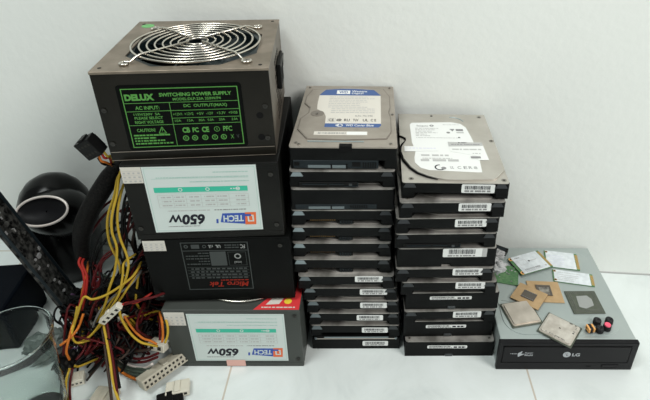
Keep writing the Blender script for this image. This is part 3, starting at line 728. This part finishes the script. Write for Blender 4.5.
# ------------------------------------------------------------------ cables (parts of the power supply they come out of)
WIRES = [
    ('P1', 'sleeve', 9.8, [(-164, 52, 240), (-173, 38, 233), (-183, 34, 221), (-197, 32, 203), (-212, 32, 182), (-225, 32, 160), (-233, 32, 139), (-237, 32, 117)]),
    ('P2', 'yellow', 1.5, [(-159, 20, 238), (-159, 8, 241), (-164, 0, 220), (-171, -5, 200), (-175, -6, 181), (-175, -6, 160), (-184, -6, 130), (-193, -8, 110), (-203, -10, 86), (-218, -8, 61)]),
    ('P2', 'yellow', 1.5, [(-158, 20, 227), (-159, 8, 227), (-164, 0, 211), (-169, -2, 192), (-170, -4, 172), (-167, -6, 151), (-168, -8, 137), (-178, -8, 114), (-194, -8, 93), (-211, -10, 69)]),
    ('P2', 'yellow', 1.5, [(-158, 20, 236), (-163, 10, 235), (-169, 4, 216), (-178, 2, 197), (-182, 0, 181), (-184, 0, 161), (-181, 0, 138), (-181, -2, 121)]),
    ('P2', 'black', 1.5, [(-155, 20, 224), (-158, 4, 216), (-166, 4, 194), (-171, 2, 171), (-182, 2, 139), (-203, 2, 109)]),
    ('P2', 'black', 1.5, [(-154, 20, 217), (-157, 8, 209), (-167, 6, 184), (-169, 4, 160), (-184, 4, 123), (-216, 6, 79)]),
    ('P2', 'black', 1.5, [(-164, 10, 219), (-173, 6, 196), (-180, 4, 168), (-178, 2, 141), (-176, -2, 121), (-191, -4, 95)]),
    ('P2', 'dark_red', 1.5, [(-153, 20, 205), (-160, 10, 193), (-168, 8, 172), (-183, 10, 150), (-201, 12, 135), (-216, 12, 111), (-221, 8, 89)]),
    ('P2', 'dark_red', 1.5, [(-155, 15, 186), (-169, 10, 168), (-182, 10, 148), (-205, 12, 127), (-211, 10, 107), (-225, 8, 83)]),
    ('P1', 'dark_red', 1.6, [(-196, 45, 183), (-205, 40, 177), (-217, 38, 162), (-234, 44, 136)]),
    ('P1', 'dark_red', 1.6, [(-194, 45, 177), (-204, 40, 169), (-217, 38, 154), (-234, 44, 131)]),
    ('P2', 'black', 1.5, [(-154, 18, 196), (-179, 20, 173), (-201, 22, 159), (-214, 24, 139), (-225, 20, 112)]),
    ('P2', 'black', 1.5, [(-155, 18, 190), (-179, 20, 166), (-198, 22, 151), (-213, 24, 131), (-226, 20, 101)]),
    ('P1', 'red', 1.6, [(-234, 32, 124), (-235, 20, 120), (-230, 14, 112), (-228, 6, 99), (-234, 0, 82), (-245, -4, 57)]),
    ('P1', 'red', 1.6, [(-233, 32, 120), (-232, 20, 118), (-226, 12, 108), (-227, 4, 93), (-235, 0, 70)]),
    ('P1', 'orange', 1.5, [(-233, 32, 110), (-227, 14, 109), (-231, 6, 94), (-237, 2, 74), (-246, -2, 54), (-253, -6, 40)]),
    ('P1', 'dark_red', 1.6, [(-228, 30, 112), (-214, 16, 115), (-211, 10, 107), (-216, 4, 93), (-226, 2, 77)]),
    ('P1', 'dark_red', 1.6, [(-228, 30, 106), (-218, 12, 108), (-224, 8, 92), (-230, 2, 77)]),
    ('P1', 'black', 1.6, [(-230, 30, 112), (-223, 12, 102), (-226, 4, 87), (-240, 0, 61)]),
    ('P1', 'black', 1.6, [(-223, 30, 112), (-206, 6, 113), (-206, 2, 97), (-215, -2, 78)]),
    ('P3', 'yellow', 1.5, [(-164, 12, 127), (-167, -6, 124), (-183, -10, 112), (-198, -12, 103), (-212, -12, 98), (-221, -10, 99), (-231, -12, 80), (-244, -14, 52)]),
    ('P3', 'yellow', 1.4, [(-168, 12, 138), (-173, -4, 140), (-176, -8, 126), (-184, -12, 103), (-205, -14, 73), (-222, -16, 51), (-236, -18, 41)]),
    ('P3', 'yellow', 1.4, [(-169, 14, 114), (-172, -6, 113), (-185, -10, 95), (-208, -12, 65), (-228, -16, 45)]),
    ('P3', 'dark_red', 1.6, [(-165, 12, 122), (-172, -4, 117), (-193, -6, 102), (-212, -8, 90), (-225, -8, 64)]),
    ('P3', 'black', 1.5, [(-162, 12, 133), (-171, -4, 131), (-193, -4, 114), (-212, -6, 102), (-227, -8, 79)]),
    ('P3', 'grey', 1.5, [(-166, 12, 116), (-173, -6, 111), (-194, -8, 96), (-210, -10, 78), (-225, -10, 51)]),
    ('P3', 'dark_red', 1.7, [(-139, -5, 100), (-147, -14, 103), (-159, -18, 103), (-175, -20, 99)]),
    ('P3', 'red', 1.5, [(-155, 0, 95), (-166, -12, 94), (-173, -18, 99), (-178, -20, 98)]),
    ('P4', 'yellow', 1.6, [(-183, -18, 92), (-183, -20, 79), (-177, -22, 59), (-168, -24, 48), (-157, -26, 46), (-149, -28, 46)]),
    ('P4', 'orange', 1.5, [(-183, -14, 76), (-176, -18, 62), (-166, -22, 52), (-156, -26, 52), (-149, -28, 49)]),
    ('P4', 'yellow', 1.5, [(-143, -10, 74), (-137, -20, 70), (-137, -24, 60), (-140, -28, 51)]),
    ('P4', 'orange', 1.5, [(-148, -8, 75), (-142, -20, 73), (-142, -24, 60), (-143, -28, 52)]),
    ('P4', 'dark_red', 1.5, [(-153, -4, 65), (-146, -18, 65), (-146, -26, 53)]),
    ('P4', 'dark_red', 1.7, [(-212, -6, 21), (-203, -14, 18), (-188, -20, 13), (-170, -26, 19), (-150, -32, 34)]),
    ('P4', 'dark_red', 1.7, [(-208, -6, 27), (-199, -14, 21), (-184, -20, 18), (-167, -26, 25), (-148, -32, 40)]),
    ('P4', 'white', 1.6, [(-212, -8, 17), (-201, -16, 10), (-186, -22, 8), (-170, -28, 12), (-156, -34, 26)]),
    ('P4', 'dark_green', 2.2, [(-218, -6, 11), (-206, -18, 6), (-187, -26, 6), (-164, -34, 11)]),
    ('P4', 'dark_green', 2.2, [(-222, -6, 5), (-208, -20, 4), (-189, -28, 4), (-166, -36, 7)]),
    ('P4', 'dark_green', 2.0, [(-215, -6, 8), (-202, -16, 5), (-183, -24, 7), (-161, -32, 15)]),
    ('P4', 'orange', 1.8, [(-214, -14, 8), (-198, -26, 5), (-184, -34, 5), (-169, -40, 6)]),
    ('P4', 'brown', 2.0, [(-213, -4, 28), (-197, -12, 26), (-179, -18, 27), (-160, -24, 37)]),
    ('P1', 'yellow', 1.7, [(-215, 0, 76), (-209, -12, 61), (-202, -26, 50), (-193, -44, 41), (-187, -58, 31), (-181, -68, 23), (-176, -74, 14)]),
    ('P1', 'brown', 1.8, [(-219, 0, 73), (-213, -10, 58), (-206, -24, 48), (-198, -42, 39), (-191, -58, 28), (-187, -70, 13)]),
    ('P1', 'dark_red', 1.6, [(-214, 0, 79), (-205, -12, 65), (-199, -26, 50), (-190, -44, 41), (-183, -60, 31), (-179, -72, 16)]),
    ('P1', 'black', 1.8, [(-216, 2, 68), (-207, -8, 49), (-200, -22, 33), (-192, -40, 24), (-184, -56, 16)]),
    ('P2', 'yellow', 1.5, [(-211, -4, 28), (-218, -14, 16), (-229, -20, 14), (-240, -26, 13), (-243, -30, 18)]),
    ('P2', 'yellow', 1.5, [(-237, -2, 78), (-239, -10, 66), (-240, -20, 56), (-237, -22, 45), (-226, -16, 42)]),
    ('P2', 'orange', 1.6, [(-237, -4, 72), (-241, -14, 61), (-241, -26, 54), (-242, -34, 45), (-242, -34, 33)]),
    ('P2', 'orange', 1.6, [(-232, -4, 69), (-236, -14, 58), (-241, -24, 54), (-248, -32, 52)]),
    ('P2', 'yellow', 1.5, [(-245, -34, 20), (-246, -42, 14), (-246, -48, 6), (-238, -65, 3)]),
    ('P2', 'dark_red', 1.5, [(-242, -34, 20), (-242, -42, 14), (-243, -48, 3), (-234, -65, 3)]),
    ('P2', 'black', 1.5, [(-248, -34, 20), (-249, -42, 14), (-251, -48, 3), (-242, -65, 3)]),
    ('P2', 'dark_red', 1.6, [(-223, -4, 56), (-230, -12, 44), (-232, -22, 34), (-237, -32, 30)]),
    ('P2', 'black', 1.6, [(-223, -4, 44), (-226, -12, 31), (-230, -24, 30), (-236, -34, 29)]),
    ('P2', 'black', 1.6, [(-220, -4, 35), (-221, -14, 24), (-226, -26, 26), (-237, -34, 26)]),
    ('P1', 'red', 1.3, [(-172, 20, 243), (-167, 10, 255), (-169, 6, 257), (-171, 6, 262)]),
    ('P1', 'yellow', 1.3, [(-170, 20, 245), (-165, 10, 257), (-166, 6, 259), (-169, 6, 265)]),
    ('P1', 'orange', 1.3, [(-172, 20, 241), (-171, 10, 250), (-173, 6, 254), (-174, 6, 260)]),
    ('P1', 'black', 1.5, [(-170, 20, 242), (-175, 12, 247), (-176, 8, 256)]),
]

def local(root, pts):
    Mi = (Matrix.Translation(root.location/MM) @ root.rotation_euler.to_matrix().to_4x4()).inverted()
    return [Mi @ Vector(p) for p in pts]
for who, colr, r_, pts in WIRES:
    b = MB(); L = local(ROOT[who], spline(pts))
    if colr == 'sleeve':
        n_ = len(L); b.tube(L, [r_*min(1, .45+i/n_*1.8)*min(1, .75+(n_-1-i)/n_) for i in range(n_)], 'sleeve', n=16)
        b.build('cable_sleeve', ROOT[who])
    else:
        b.tube(L, r_*.86, 'wire_'+colr, n=7); b.build('wire', ROOT[who])
# the tangle behind the front wires
cols = ['black']*16 + ['dark_red']*4 + ['yellow'] + ['brown']*3 + ['dark_green', 'orange', 'purple']  # mostly black: the shade inside the tangle is put into the wire colours
starts = {'P1': (-158, 36, 262), 'P2': (-156, 30, 190), 'P3': (-154, 30, 120), 'P4': (-148, 30, 52)}
rn = random.Random(21)
for who, nn in (('P2', 8), ('P3', 56), ('P4', 56)):
    for i in range(nn):
        s_ = Vector(starts[who]) + Vector((0, rn.uniform(-14, 14), rn.uniform(-12, 12)))
        zt = s_.z
        cx_, cy_ = rn.uniform(-268, -190), rn.uniform(-6, 62)
        pts = [s_ + Vector((6, 0, 0)), s_ + Vector((rn.uniform(-16,-8), rn.uniform(-12,6), rn.uniform(-8, 2)))]
        zz = zt
        while zz > 62:
            zz -= rn.uniform(28, 46); pts.append(Vector((rn.uniform(-196,-166), rn.uniform(10, 60), max(zz, 30))))
        for k in range(rn.randint(3, 5)):
            pts.append(Vector((cx_+rn.uniform(-34, 34), cy_+rn.uniform(-32, 26), rn.uniform(4, 68))))
        pts.append(Vector((cx_+rn.uniform(-36, 10), cy_+rn.uniform(-40, 10), rn.uniform(3, 12))))
        path = []
        for p in spline(pts):
            p = p.copy(); p.z = max(p.z, 2.4)
            xl = -158 if p.y > -20 else -150
            if len(path) > 8 and p.x > xl: p.x = xl - (p.x-xl)*.4
            p.x = max(p.x, -266+.12*p.y if p.y < 70 else -258); path.append(p)
        b = MB(); rad = rn.choice((1.15, 1.25, 1.4)); b.tube(local(ROOT[who], path), rad, 'wire_'+rn.choice(cols), n=6); b.build('wire', ROOT[who])

def MX(loc, rz=0, ry=0, rx=0):
    return Matrix.Translation(loc) @ Matrix.Rotation(math.radians(rz), 4, 'Z') @ Matrix.Rotation(math.radians(ry), 4, 'Y') @ Matrix.Rotation(math.radians(rx), 4, 'X')
def in_root(root): return (Matrix.Translation(root.location/MM) @ root.rotation_euler.to_matrix().to_4x4()).inverted()
def plug(root, M, l, w_, h_, rows, cols_, mt, name='plug', holes_end=False):
    b = MB(); M = in_root(root) @ M
    b.box(-l/2, l/2, -w_/2, w_/2, 0, h_, mt, .5, 1, M=M)
    b.box(-l/2+.8, l/2-.8, w_/2, w_/2+1.2, h_*.15, h_*.85, mt, .2, 1, M=M)
    px = (l-2)/cols_; pz = (h_-1.2)/rows
    for i in range(cols_):
        for j in range(rows):
            x_ = -l/2+1+px*(i+.5); z_ = .6+pz*(j+.5); q = min(px, pz)*.27
            b.box(x_-q, x_+q, -w_/2-.12, -w_/2, z_-q, z_+q, 'hole', M=M)
    b.box(-3, 3, -w_/2+1, w_/2-1, h_, h_+1.6, mt, .4, 1, M=M)
    return b.build(name, root)
plug(p4r, MX((-146,-28,6), 50, 0, -20), 58, 16, 12, 2, 12, 'ivory_dusty', 'motherboard_plug')
plug(p4r, MX((-128,-49,1.2), 14, 0, -6), 24, 17, 7, 1, 4, 'ivory', 'drive_plug')
plug(p4r, MX((-132,-62,.4), 20, 0, 0), 26, 18, 7, 1, 4, 'black_plastic', 'drive_plug')
plug(p4r, MX((-156,-14,26), -14, 0, -18), 20, 13, 9, 1, 2, 'ivory', 'processor_plug')
plug(p3r, MX((-188,-22,86), 0, -45, 10), 33, 6, 7, 1, 4, 'ivory', 'floppy_plug')
plug(p1r, MX((-173,5,262), -8, -28, 10), 17, 12, 19, 2, 4, 'black_plastic', 'drive_plug')
plug(p2r, MX((-252,-24,12), 80, 0, -20), 20, 15, 14, 2, 3, 'black_plastic', 'drive_plug')
plug(p2r, MX((-240,-36,1), 20, 0, 0), 14, 13, 8, 1, 3, 'ivory', 'drive_plug')
plug(p1r, MX((-201,-58,1), -8, 0, 0), 24, 18, 8, 1, 4, 'ivory_dusty', 'drive_plug')
plug(p3r, MX((-232,6,40), 30, 20, 0), 10, 6, 6, 1, 3, 'ivory', 'fan_plug')
plug(p3r, MX((-196,2,52), 60, 10, 0), 9, 6, 6, 1, 3, 'ivory', 'fan_plug')
plug(p3r, MX((-222,30,60), 40, 25, 0), 26, 14, 18, 1, 4, 'black_plastic', 'drive_plug')
plug(p3r, MX((-185,20,75), 10, 45, 20), 26, 14, 18, 1, 4, 'black_plastic', 'drive_plug')
plug(p2r, MX((-255,45,40), 10, -35, 20), 26, 14, 18, 1, 4, 'black_plastic', 'drive_plug')

# ------------------------------------------------------------------ optical drive
OW, OD, OH = 153.0, 161.0, 43.2
od = thing('optical_drive', 'grey optical disc drive with a black front, on the floor beside the right stack', 'disc drive', (217.6,-22.8,0), -.57)
b = MB(); b.box(1.6, OW-1.6, 6, OD, .8, OH-.9, 'drive_steel', .9, 2)
b.prism(rrect(10, 12, OW-10, OD-6, 22, 6), OH-.9, OH-.2, 'drive_steel', bev=.5)
b.tube([(14,63,OH-.3)]+[(84+44*math.cos(math.radians(q)), 74+46*math.sin(math.radians(q)), OH-.25) for q in range(200, 345, 8)], .35, 'drive_steel_dust', n=5)
b.build('case', od)
b = MB(); b.box(0, OW, 0, 6, 0, OH, 'bezel', 1.1, 2)
b.build('front_bezel', od)
b = MB()
def ring_groove(pts, w_):
    b.tube([(p[0], -.05, p[1]) for p in pts], w_, 'bezel_groove', closed=True, n=6)
ring_groove([(4.6,12.5),(4.6,37.8),(145.6,37.8),(145.6,12.5)], .55)
b.box(5.4, 144.8, -.8, 0, 13.3, 37.0, 'bezel', .5)
tray = b.build('disc_tray', od)
b = MB(); f = Flat(b, (0,-.82,0), (1,0,0), (0,0,1))
f.disc(75.5, 26, 4.3, 'bezel_print', 1); f.rect(75.1, 24.2, 75.7, 28, 'bezel', 2); f.rect(75.4,24.2,77,24.7,'bezel',2); f.disc(73.9, 27.2, .5, 'bezel', 2)
f.text('LG', 81.5, 23.3, 90, 28.2, 'bezel_print', 1, bold=.035)
b.build('maker_print', tray)
b = MB(); f = Flat(b, (0,-.82,0), (1,0,0), (0,0,1)); f.poly([(21,27.5),(26,31.5),(25,27),(29,27),(22,22)], 'bezel_print', 1)
f.text('Super', 29, 27, 38, 29.6, 'bezel_print', 1, bold=.02); f.text('Multi', 29, 23.6, 38, 26.3, 'bezel_print', 1, bold=.02); f.dashes(13, 26.6, 20, 1.0, 'bezel_print', 1)
b.build('format_mark', tray)
b = MB(); b.box(118, 137, -.9, 0, 4.6, 8.6, 'bezel', .6); b.box(119.5, 135, -.95, -.88, 5.2, 5.8, 'bezel_groove'); b.build('eject_button', od)
b = MB(); b.box(101, 106, -.3, 0, 5.4, 6.8, 'bezel_groove'); b.build('indicator', od)

OM = Matrix.Translation((217.6,-22.8,OH-.15)) @ Matrix.Rotation(math.radians(-.57), 4, 'Z')
def on_drive(name, label, cat, x_, y_, z_, rz, group=None, tilt=(0,0)):
    p = OM @ Vector((x_-1.2, y_, z_))
    return thing(name, label, cat, p, 0, group, rot=(math.radians(tilt[0]), math.radians(tilt[1]), math.radians(rz-.57)))
GC = 'processors loose on the optical drive'; GM = 'small circuit cards on the optical drive'
def processor(t, w_, h_, sub, spread=None, die=None, diem='die_dark', hs=None):
    b = MB(); b.box(-w_/2, w_/2, -h_/2, h_/2, 0, 1.2, sub, .2); b.build('substrate', t)
    if hs:
        b = MB(); a, c = w_/2-hs, h_/2-hs
        b.prism(rrect(-a, -c, a, c, 2.6, 4), 1.2, 2.0, spread); b.prism(rrect(-a+1.4, -c+1.4, a-1.4, c-1.4, 2.4, 4), 2.0, 3.3, spread, bev=.5)
        b.build('heat_spreader', t)
    if die:
        b = MB(); b.box(die[0], die[1], die[2], die[3], 1.2, 1.9, diem, .2); b.build('die', t)
t = on_drive('processor', 'processor with smooth silver lid, nearest the hard drive stack on the optical drive', 'processor', 33.6, 41.6, .05, 12, GC)
processor(t, 37, 37, 'substrate_olive', 'heatspreader', hs=1.5)
t = on_drive('processor', 'processor with scuffed silver lid, overhanging the front edge of the optical drive', 'processor', 71, 18, .05, -38, GC)
processor(t, 39, 35, 'substrate_olive', 'heatspreader_worn', hs=1.4)
b = MB(); rr_ = random.Random(3)
for i in range(22):
    q = rr_.choice((0,1,2,3)); a = rr_.uniform(-14,14)
    x_, y_ = ((a, -14.2) if q == 0 else (14.8, a*.8) if q == 1 else (a, 13.8) if q == 2 and a > 6 else (a, -13.4))
    k_ = [(x_+rr_.uniform(.5,1.9)*math.cos(j*PI/3), y_+rr_.uniform(.4,1.2)*math.sin(j*PI/3)) for j in range(6)]
    b.prism(k_, 3.28, 3.36, 'die_grey')
b.prism([(-1.2,-1),(1.2,-.6),(1.0,.8),(-.8,1)], 3.3, 3.36, 'die_dark'); b.build('scuff_marks', t)
t = on_drive('processor', 'tan processor board with a worn bright centre, behind the other tan one', 'processor', 71.0, 77, .05, -3, GC)
processor(t, 39, 35, 'substrate_tan', die=(-9,7,-7,9), diem='die_grey')
b = MB(); b.holed([(-9.8,-7.8),(7.8,-7.8),(7.8,9.8),(-9.8,9.8)], [(-6.5,-5.6),(5.2,-6.4),(6.2,7.0),(-6.8,6.4)], 1.9, 2.3, 'die_dark'); b.build('die_border', t)
t = on_drive('processor', 'tan processor board with dark square die, overlapping the one behind', 'processor', 48.8, 67.2, 2.45, -37, GC, (2, -1.5))
processor(t, 35, 30, 'substrate_tan', die=(-8,8,-6.5,6.5), diem='die_dark')
b = MB()
for i in range(7):
    for j in (-1, 1): b.box(-7.2+i*2.2, -6.2+i*2.2, j*5.2-.5, j*5.2+.5, 1.9, 2.4, 'ink_grey')
b.build('capacitors', t)
t = on_drive('processor', 'dark green processor lying pins up with a grey centre', 'processor', 113.3, 60, .05, 1, GC)
processor(t, 37, 36, 'substrate_olive', die=None)
b = MB(); b.prism([(-9,-8),(-2,-11),(9,-6),(10,4),(6,10),(-7,9)], 1.2, 1.5, 'pin_grey'); b.build('centre_pad', t)
b = MB()
for i in range(15):
    for j in range(15):
        x_, y_ = -15.8+i*2.25, -15.4+j*2.2
        if abs(x_) > 11.4 or abs(y_) > 11.8: b.cyl((x_, y_, 1.2), .32, .9, 'ink_grey', n=5)
o = b.build('pins', t); o['kind'] = 'stuff'
def card(t, w_, h_, kind):
    b = MB(); b.box(-w_/2, w_/2, -h_/2, h_/2, 0, 1.0, 'pcb_green', .1); b.build('board', t)
    b = MB(); f = Flat(b, (-w_/2, -h_/2, 1.55), (1,0,0), (0,1,0))
    b.box(-w_/2+(4 if kind == 0 else 1.4), w_/2-4, -h_/2+.25, h_/2-.25, 1.0, 1.55, 'card_label', .1)
    if kind == 0:
        f.dashes(8, h_-5, 15, 1.3, 'ink_grey', 1); f.disc(w_*.5, h_*.58, 1.3, 'ink', 1); f.frame(9, h_*.45, w_*.42, h_*.72, .3, 'ink_light', 1)
        f.dashes(w_*.54, h_*.56, w_*.74, 1.1, 'ink_light', 1); f.barcode(9, 4.6, w_*.68, 7.4, 'ink_grey', 1); f.dashes(9, 2.6, w_*.7, 1.0, 'ink_light', 1); f.disc(w_-7.5, 5, 1.4, 'ink_light', 1)
    elif kind == 1:
        for v in (6, 10, 14, 18, 22): f.dashes(5, v, 24, .9, 'lavender', 1)
    else:
        for v in (3.5, 6.5, 9.5, 13, 17): f.dashes(5, v, rr_.uniform(20, 40), .8, 'ink_light', 1)
    b.build('printed_label', t)
    b = MB()
    for i in range(int((h_-4)/1.0)): b.box(w_/2-3.2, w_/2+.3, -h_/2+2+i*1.0, -h_/2+2.6+i*1.0, -.05, 1.1, 'gold')
    b.build('edge_contacts', t)
    for s_ in (-1, 1):
        if kind == 1 and s_ < 0: continue
        b = MB(); x_ = -w_/2+3 if kind == 0 else -w_/2+2.6
        b.cyl((x_, s_*(h_/2-3), 1.0 if kind == 0 else 1.55), 2.9 if kind == 0 else 1.8, .15, 'gold' if kind else 'bead_orange', n=18); b.cyl((x_, s_*(h_/2-3), 1.18 if kind == 0 else 1.72), 1.2, .1, 'hole', n=12)
        b.build('screw_pad', t)
t = on_drive('circuit_card', 'circuit card with two orange screw pads, leaning over the green board', 'circuit card', 65.3, 127.2, 1.85, 21, GM, (0,.0))
card(t, 47, 33, 0)
t = on_drive('circuit_card', 'circuit card with plain white label, furthest back on the optical drive', 'circuit card', 108.5, 134, .05, -10, GM)
card(t, 42, 32, 1)
t = on_drive('circuit_card', 'long white-labelled circuit card between the plain card and the dark processor', 'circuit card', 113, 101, .05, -11, GM)
card(t, 49, 22, 2)
t = on_drive('circuit_board', 'small bare green circuit board beside the hard drive stack', 'circuit board', 23.5, 108.5, .05, -14, GM)
b = MB(); b.box(-22,22,-17,17,0,1.1,'pcb_green',.1); b.build('board', t)
b = MB()
for i in range(18): b.box((x_ := rr_.uniform(-19,18)), x_+rr_.uniform(1,3), (y_ := rr_.uniform(-15,14)), y_+rr_.uniform(.8,2), 1.1, 1.7, rr_.choice(('pin_grey','ink_grey','pcb_edge','ink_light')))
b.build('components', t)
# rubber bits
def bead(label, x_, y_, kind, rz=0, rx=0):
    x_ += .5
    t = on_drive('rubber_foot', label, 'rubber part', x_, y_, .05, rz, 'black rubber bits on the optical drive')
    b = MB(); b.lathe([(3.0,0),(4.3,.5),(4.6,2),(3.6,2.8),(3.4,3.6),(4.5,4.4),(4.3,6.2),(3.2,7.0),(1.7,7.0),(1.5,5.6)], 'rubber', n=18); b.build('body', t)
    if kind == 'pink':
        b = MB(); b.cyl((-.4,-.6,7.02), 3.4, 1.4, 'pink_rubber', n=18); b.build('pink_cap', t)
    if kind == 'orange':
        for s_ in (-3.2, 2.4):
            b = MB(); b.box(s_-1.0, s_+1.2, -5.0, 3, 2.0, 7.6, 'bead_orange', .4); b.build('orange_band', t)
bead('black rubber bit with two orange bands, leftmost of the cluster', 104, 17.5, 'orange', 8)
bead('black rubber bit with a pink cap, in the middle of the cluster', 123.8, 19.5, 'pink')
bead('plain black rubber bit furthest back in the cluster', 115.5, 27.5, '')
bead('plain black rubber bit nearest the front edge, beside the pink-capped one', 114.2, 16.2, '')
bead('plain black rubber bit at the right end of the cluster', 129.5, 28.4, '')

# scraps and a dark board beside the right stack
def scrap(label, loc, size, seed, group='crumpled scraps of clear plastic', mt='scrap'):
    b = MB(); bm2 = bmesh.new(); bmesh.ops.create_icosphere(bm2, subdivisions=4, radius=1)
    for v in bm2.verts:
        n_ = noise.noise(v.co*2.3+Vector((seed,0,0)))*.55 + abs(noise.noise(v.co*5+Vector((0,seed,0))))*.35
        v.co = Vector((v.co.x*size[0], v.co.y*size[1], v.co.z*size[2]))*(1+n_)
    b.merge(bm2, mt); o = b.build('plastic_scrap', loc=loc); return tag(o, label, 'plastic scrap', group)
scrap('crumpled grey plastic scrap lying at the back left of the optical drive', (241,114,51.5), (9,7,4.6), 4.2)
scrap('crumpled clear tape scrap poking out between the drives of the right stack', (209.8,8,124.5), (9,7,7), 9.1)
scrap('crumpled dark grey plastic sheet on the floor behind the clear cup', (-294,8,11.5), (19,17,8), 2.7, 'crumpled dark plastic', 'scrap_dark')  # plastic sheet whose dark tone also stands in for shade on the floor
b = MB(); b.box(-16,16,-7,7,0,5,'black_plastic',.6); b.box(-13,13,-5,5,5,5.4,'casing_blue',.2)
o = b.build('cable_connector', loc=(243.5,131,OH+.05), rot=(0,0,math.radians(-32))); tag(o, 'black connector lying flat at the back left corner of the optical drive', 'connector')

# ------------------------------------------------------------------ left corner
sp = thing('speaker', 'glossy black rounded speaker with an oval silver-rimmed mouth, standing against the wall', 'speaker', (-329,147,0), 0)
b = MB(); b.lathe([(30,0),(34,3),(39,28),(43,55),(44.5,78),(44,96),(40.5,115),(34,129),(25,139.5),(13,146.5),(2,149)], 'speaker_black', n=40)
b.build('body', sp)
Mr = Matrix.Translation((17,-50,131)) @ Matrix.Rotation(math.radians(-8),4,'Y') @ Matrix.Rotation(math.radians(52), 4, 'X')
def oval(a, c, z_): return [Mr @ Vector((a*math.cos(2*PI*k/40), c*math.sin(2*PI*k/40), z_)) for k in range(40)]
b = MB()
def loft(rings, mt):
    vs = [v for r in rings for v in r]; n_ = 40; fs = []
    for i in range(len(rings)-1):
        for k in range(n_): fs.append((i*n_+k, i*n_+(k+1)%n_, (i+1)*n_+(k+1)%n_, (i+1)*n_+k))
    b.add(vs, fs, mt, None, True)
loft([oval(33,18,0), oval(35.5,21,-5), oval(37.5,26,-14), oval(38,30,-26), oval(36,31,-40), oval(28,27,-56)], 'speaker_black')
b.build('mouth_shell', sp)
b = MB(); loft([oval(31,16,.3), oval(29,15,-2), oval(24,12,-5), oval(14,8,-7.5), oval(1,1,-8.5)], 'bowl'); b.build('mouth', sp)
b = MB(); b.tube(oval(32,17.2,0), 1.5, 'ring_silver', closed=True, n=10); b.build('rim', sp)

sl = MB()
P = [Vector(p) for p in ((-287,80,2),(-273,36,2))]
dirv = Vector((-54,3,158)).normalized(); wv = (P[1]-P[0]); nv = dirv.cross(wv).normalized()
if nv.x < 0: nv = -nv
Ms = Matrix((( wv.normalized().x, dirv.x, nv.x, P[0].x), (wv.normalized().y, dirv.y, nv.y, P[0].y), (wv.normalized().z, dirv.z, nv.z, P[0].z), (0,0,0,1)))
sb = thing('circuit_board', 'dusty black board standing steeply on its end, in front of the black speaker', 'circuit board')
sl.box(0, wv.length, 0, 205, -3, 0, 'dusty_black', .4, M=Ms); sl.build('board', sb)
sl = MB(); rr2 = random.Random(5)
for i in range(90):
    u, v = rr2.uniform(4, wv.length-8), rr2.uniform(3, 196); a_, c_ = rr2.uniform(1.5, 6), rr2.uniform(1.5, 5)
    sl.box(u, u+a_, v, v+c_, 0, rr2.uniform(.8, 3.0), rr2.choice(('dusty_black','dusty_black','black_plastic','ink_grey')), .2, M=Ms)
o = sl.build('components', sb); o['kind'] = 'stuff'
for u in (0, wv.length-1.6):
    sl = MB(); sl.box(u, u+1.6, 0, 205, 0, 3.4, 'casing_blue', .3, M=Ms); sl.build('edge_rail', sb)

b = MB(); b.box(-60,44,-44,34,0,62,'box_navy',3,2); b.box(-56,40,-44.5,-43,8,54,'casing',.3)
o = b.build('adapter_box', loc=(-376,48,0), rot=(0,0,math.radians(6))); tag(o, 'dark box lying behind the clear plastic cup', 'box')
b = MB(); b.lathe([(0.5,.0),(24,.0),(25.2,1.0),(26,4),(27.5,20),(32.5,70),(37.2,107),(38.9,108.5),(39.2,110),(38.4,110.6),(36.2,109.6),(35.9,107),(31.3,70),(26.4,20),(24.8,5),(22,3.4),(.5,3.2)], 'clear_plastic', n=56, cap0=True, cap1=True)
o = b.build('plastic_cup', loc=(-261,-72,0)); tag(o, 'clear plastic cup standing empty in front of the dusty board', 'cup')

# ------------------------------------------------------------------ camera
cd = bpy.data.cameras.new('camera'); cam = bpy.data.objects.new('camera', cd); COL.objects.link(cam); SC.camera = cam
Fv = Vector((0.01857121,0.87306071,-0.48725775)); Rv = Vector((0.99982345,-0.01482196,0.01154926)); Uv = Vector((-0.00286109,0.4873862,0.87318183))
cam.matrix_world = Matrix(((Rv.x,Uv.x,-Fv.x,.07538),(Rv.y,Uv.y,-Fv.y,-.42428),(Rv.z,Uv.z,-Fv.z,.50760),(0,0,0,1)))
cd.sensor_width = 36; cd.lens = 36*534.16/650; cd.shift_x = -54.50/650; cd.shift_y = -50.98/650; cd.clip_start = .01

# ------------------------------------------------------------------ light
def area(name, loc, target, size, power, col):
    l = bpy.data.lights.new(name, 'AREA'); l.energy = power; l.size = size; l.color = col
    o = bpy.data.objects.new(name, l); COL.objects.link(o); o.location = loc
    o.rotation_euler = (Vector(target)-Vector(loc)).to_track_quat('-Z', 'Y').to_euler(); return o
area('key_light', (1.7, -1.3, 1.9), (.15, .1, .1), 1.1, 58, (1, .975, .94))  # added soft main light from the front right, its source unseen
area('fill_light', (-.7, -.6, 2.2), (-.1, .1, .1), .8, 30, (.95, 1, .98))  # added weaker cool fill from the left, no known lamp behind it
wd = bpy.data.worlds.new('room'); SC.world = wd; wd.use_nodes = True
wd.node_tree.nodes['Background'].inputs[0].default_value = (.90, 1, .98, 1); wd.node_tree.nodes['Background'].inputs[1].default_value = .25
SC.view_settings.view_transform = 'Standard'; SC.view_settings.look = 'None'; SC.view_settings.gamma = 1; SC.view_settings.exposure = -.13
SC.view_settings.use_curve_mapping = False
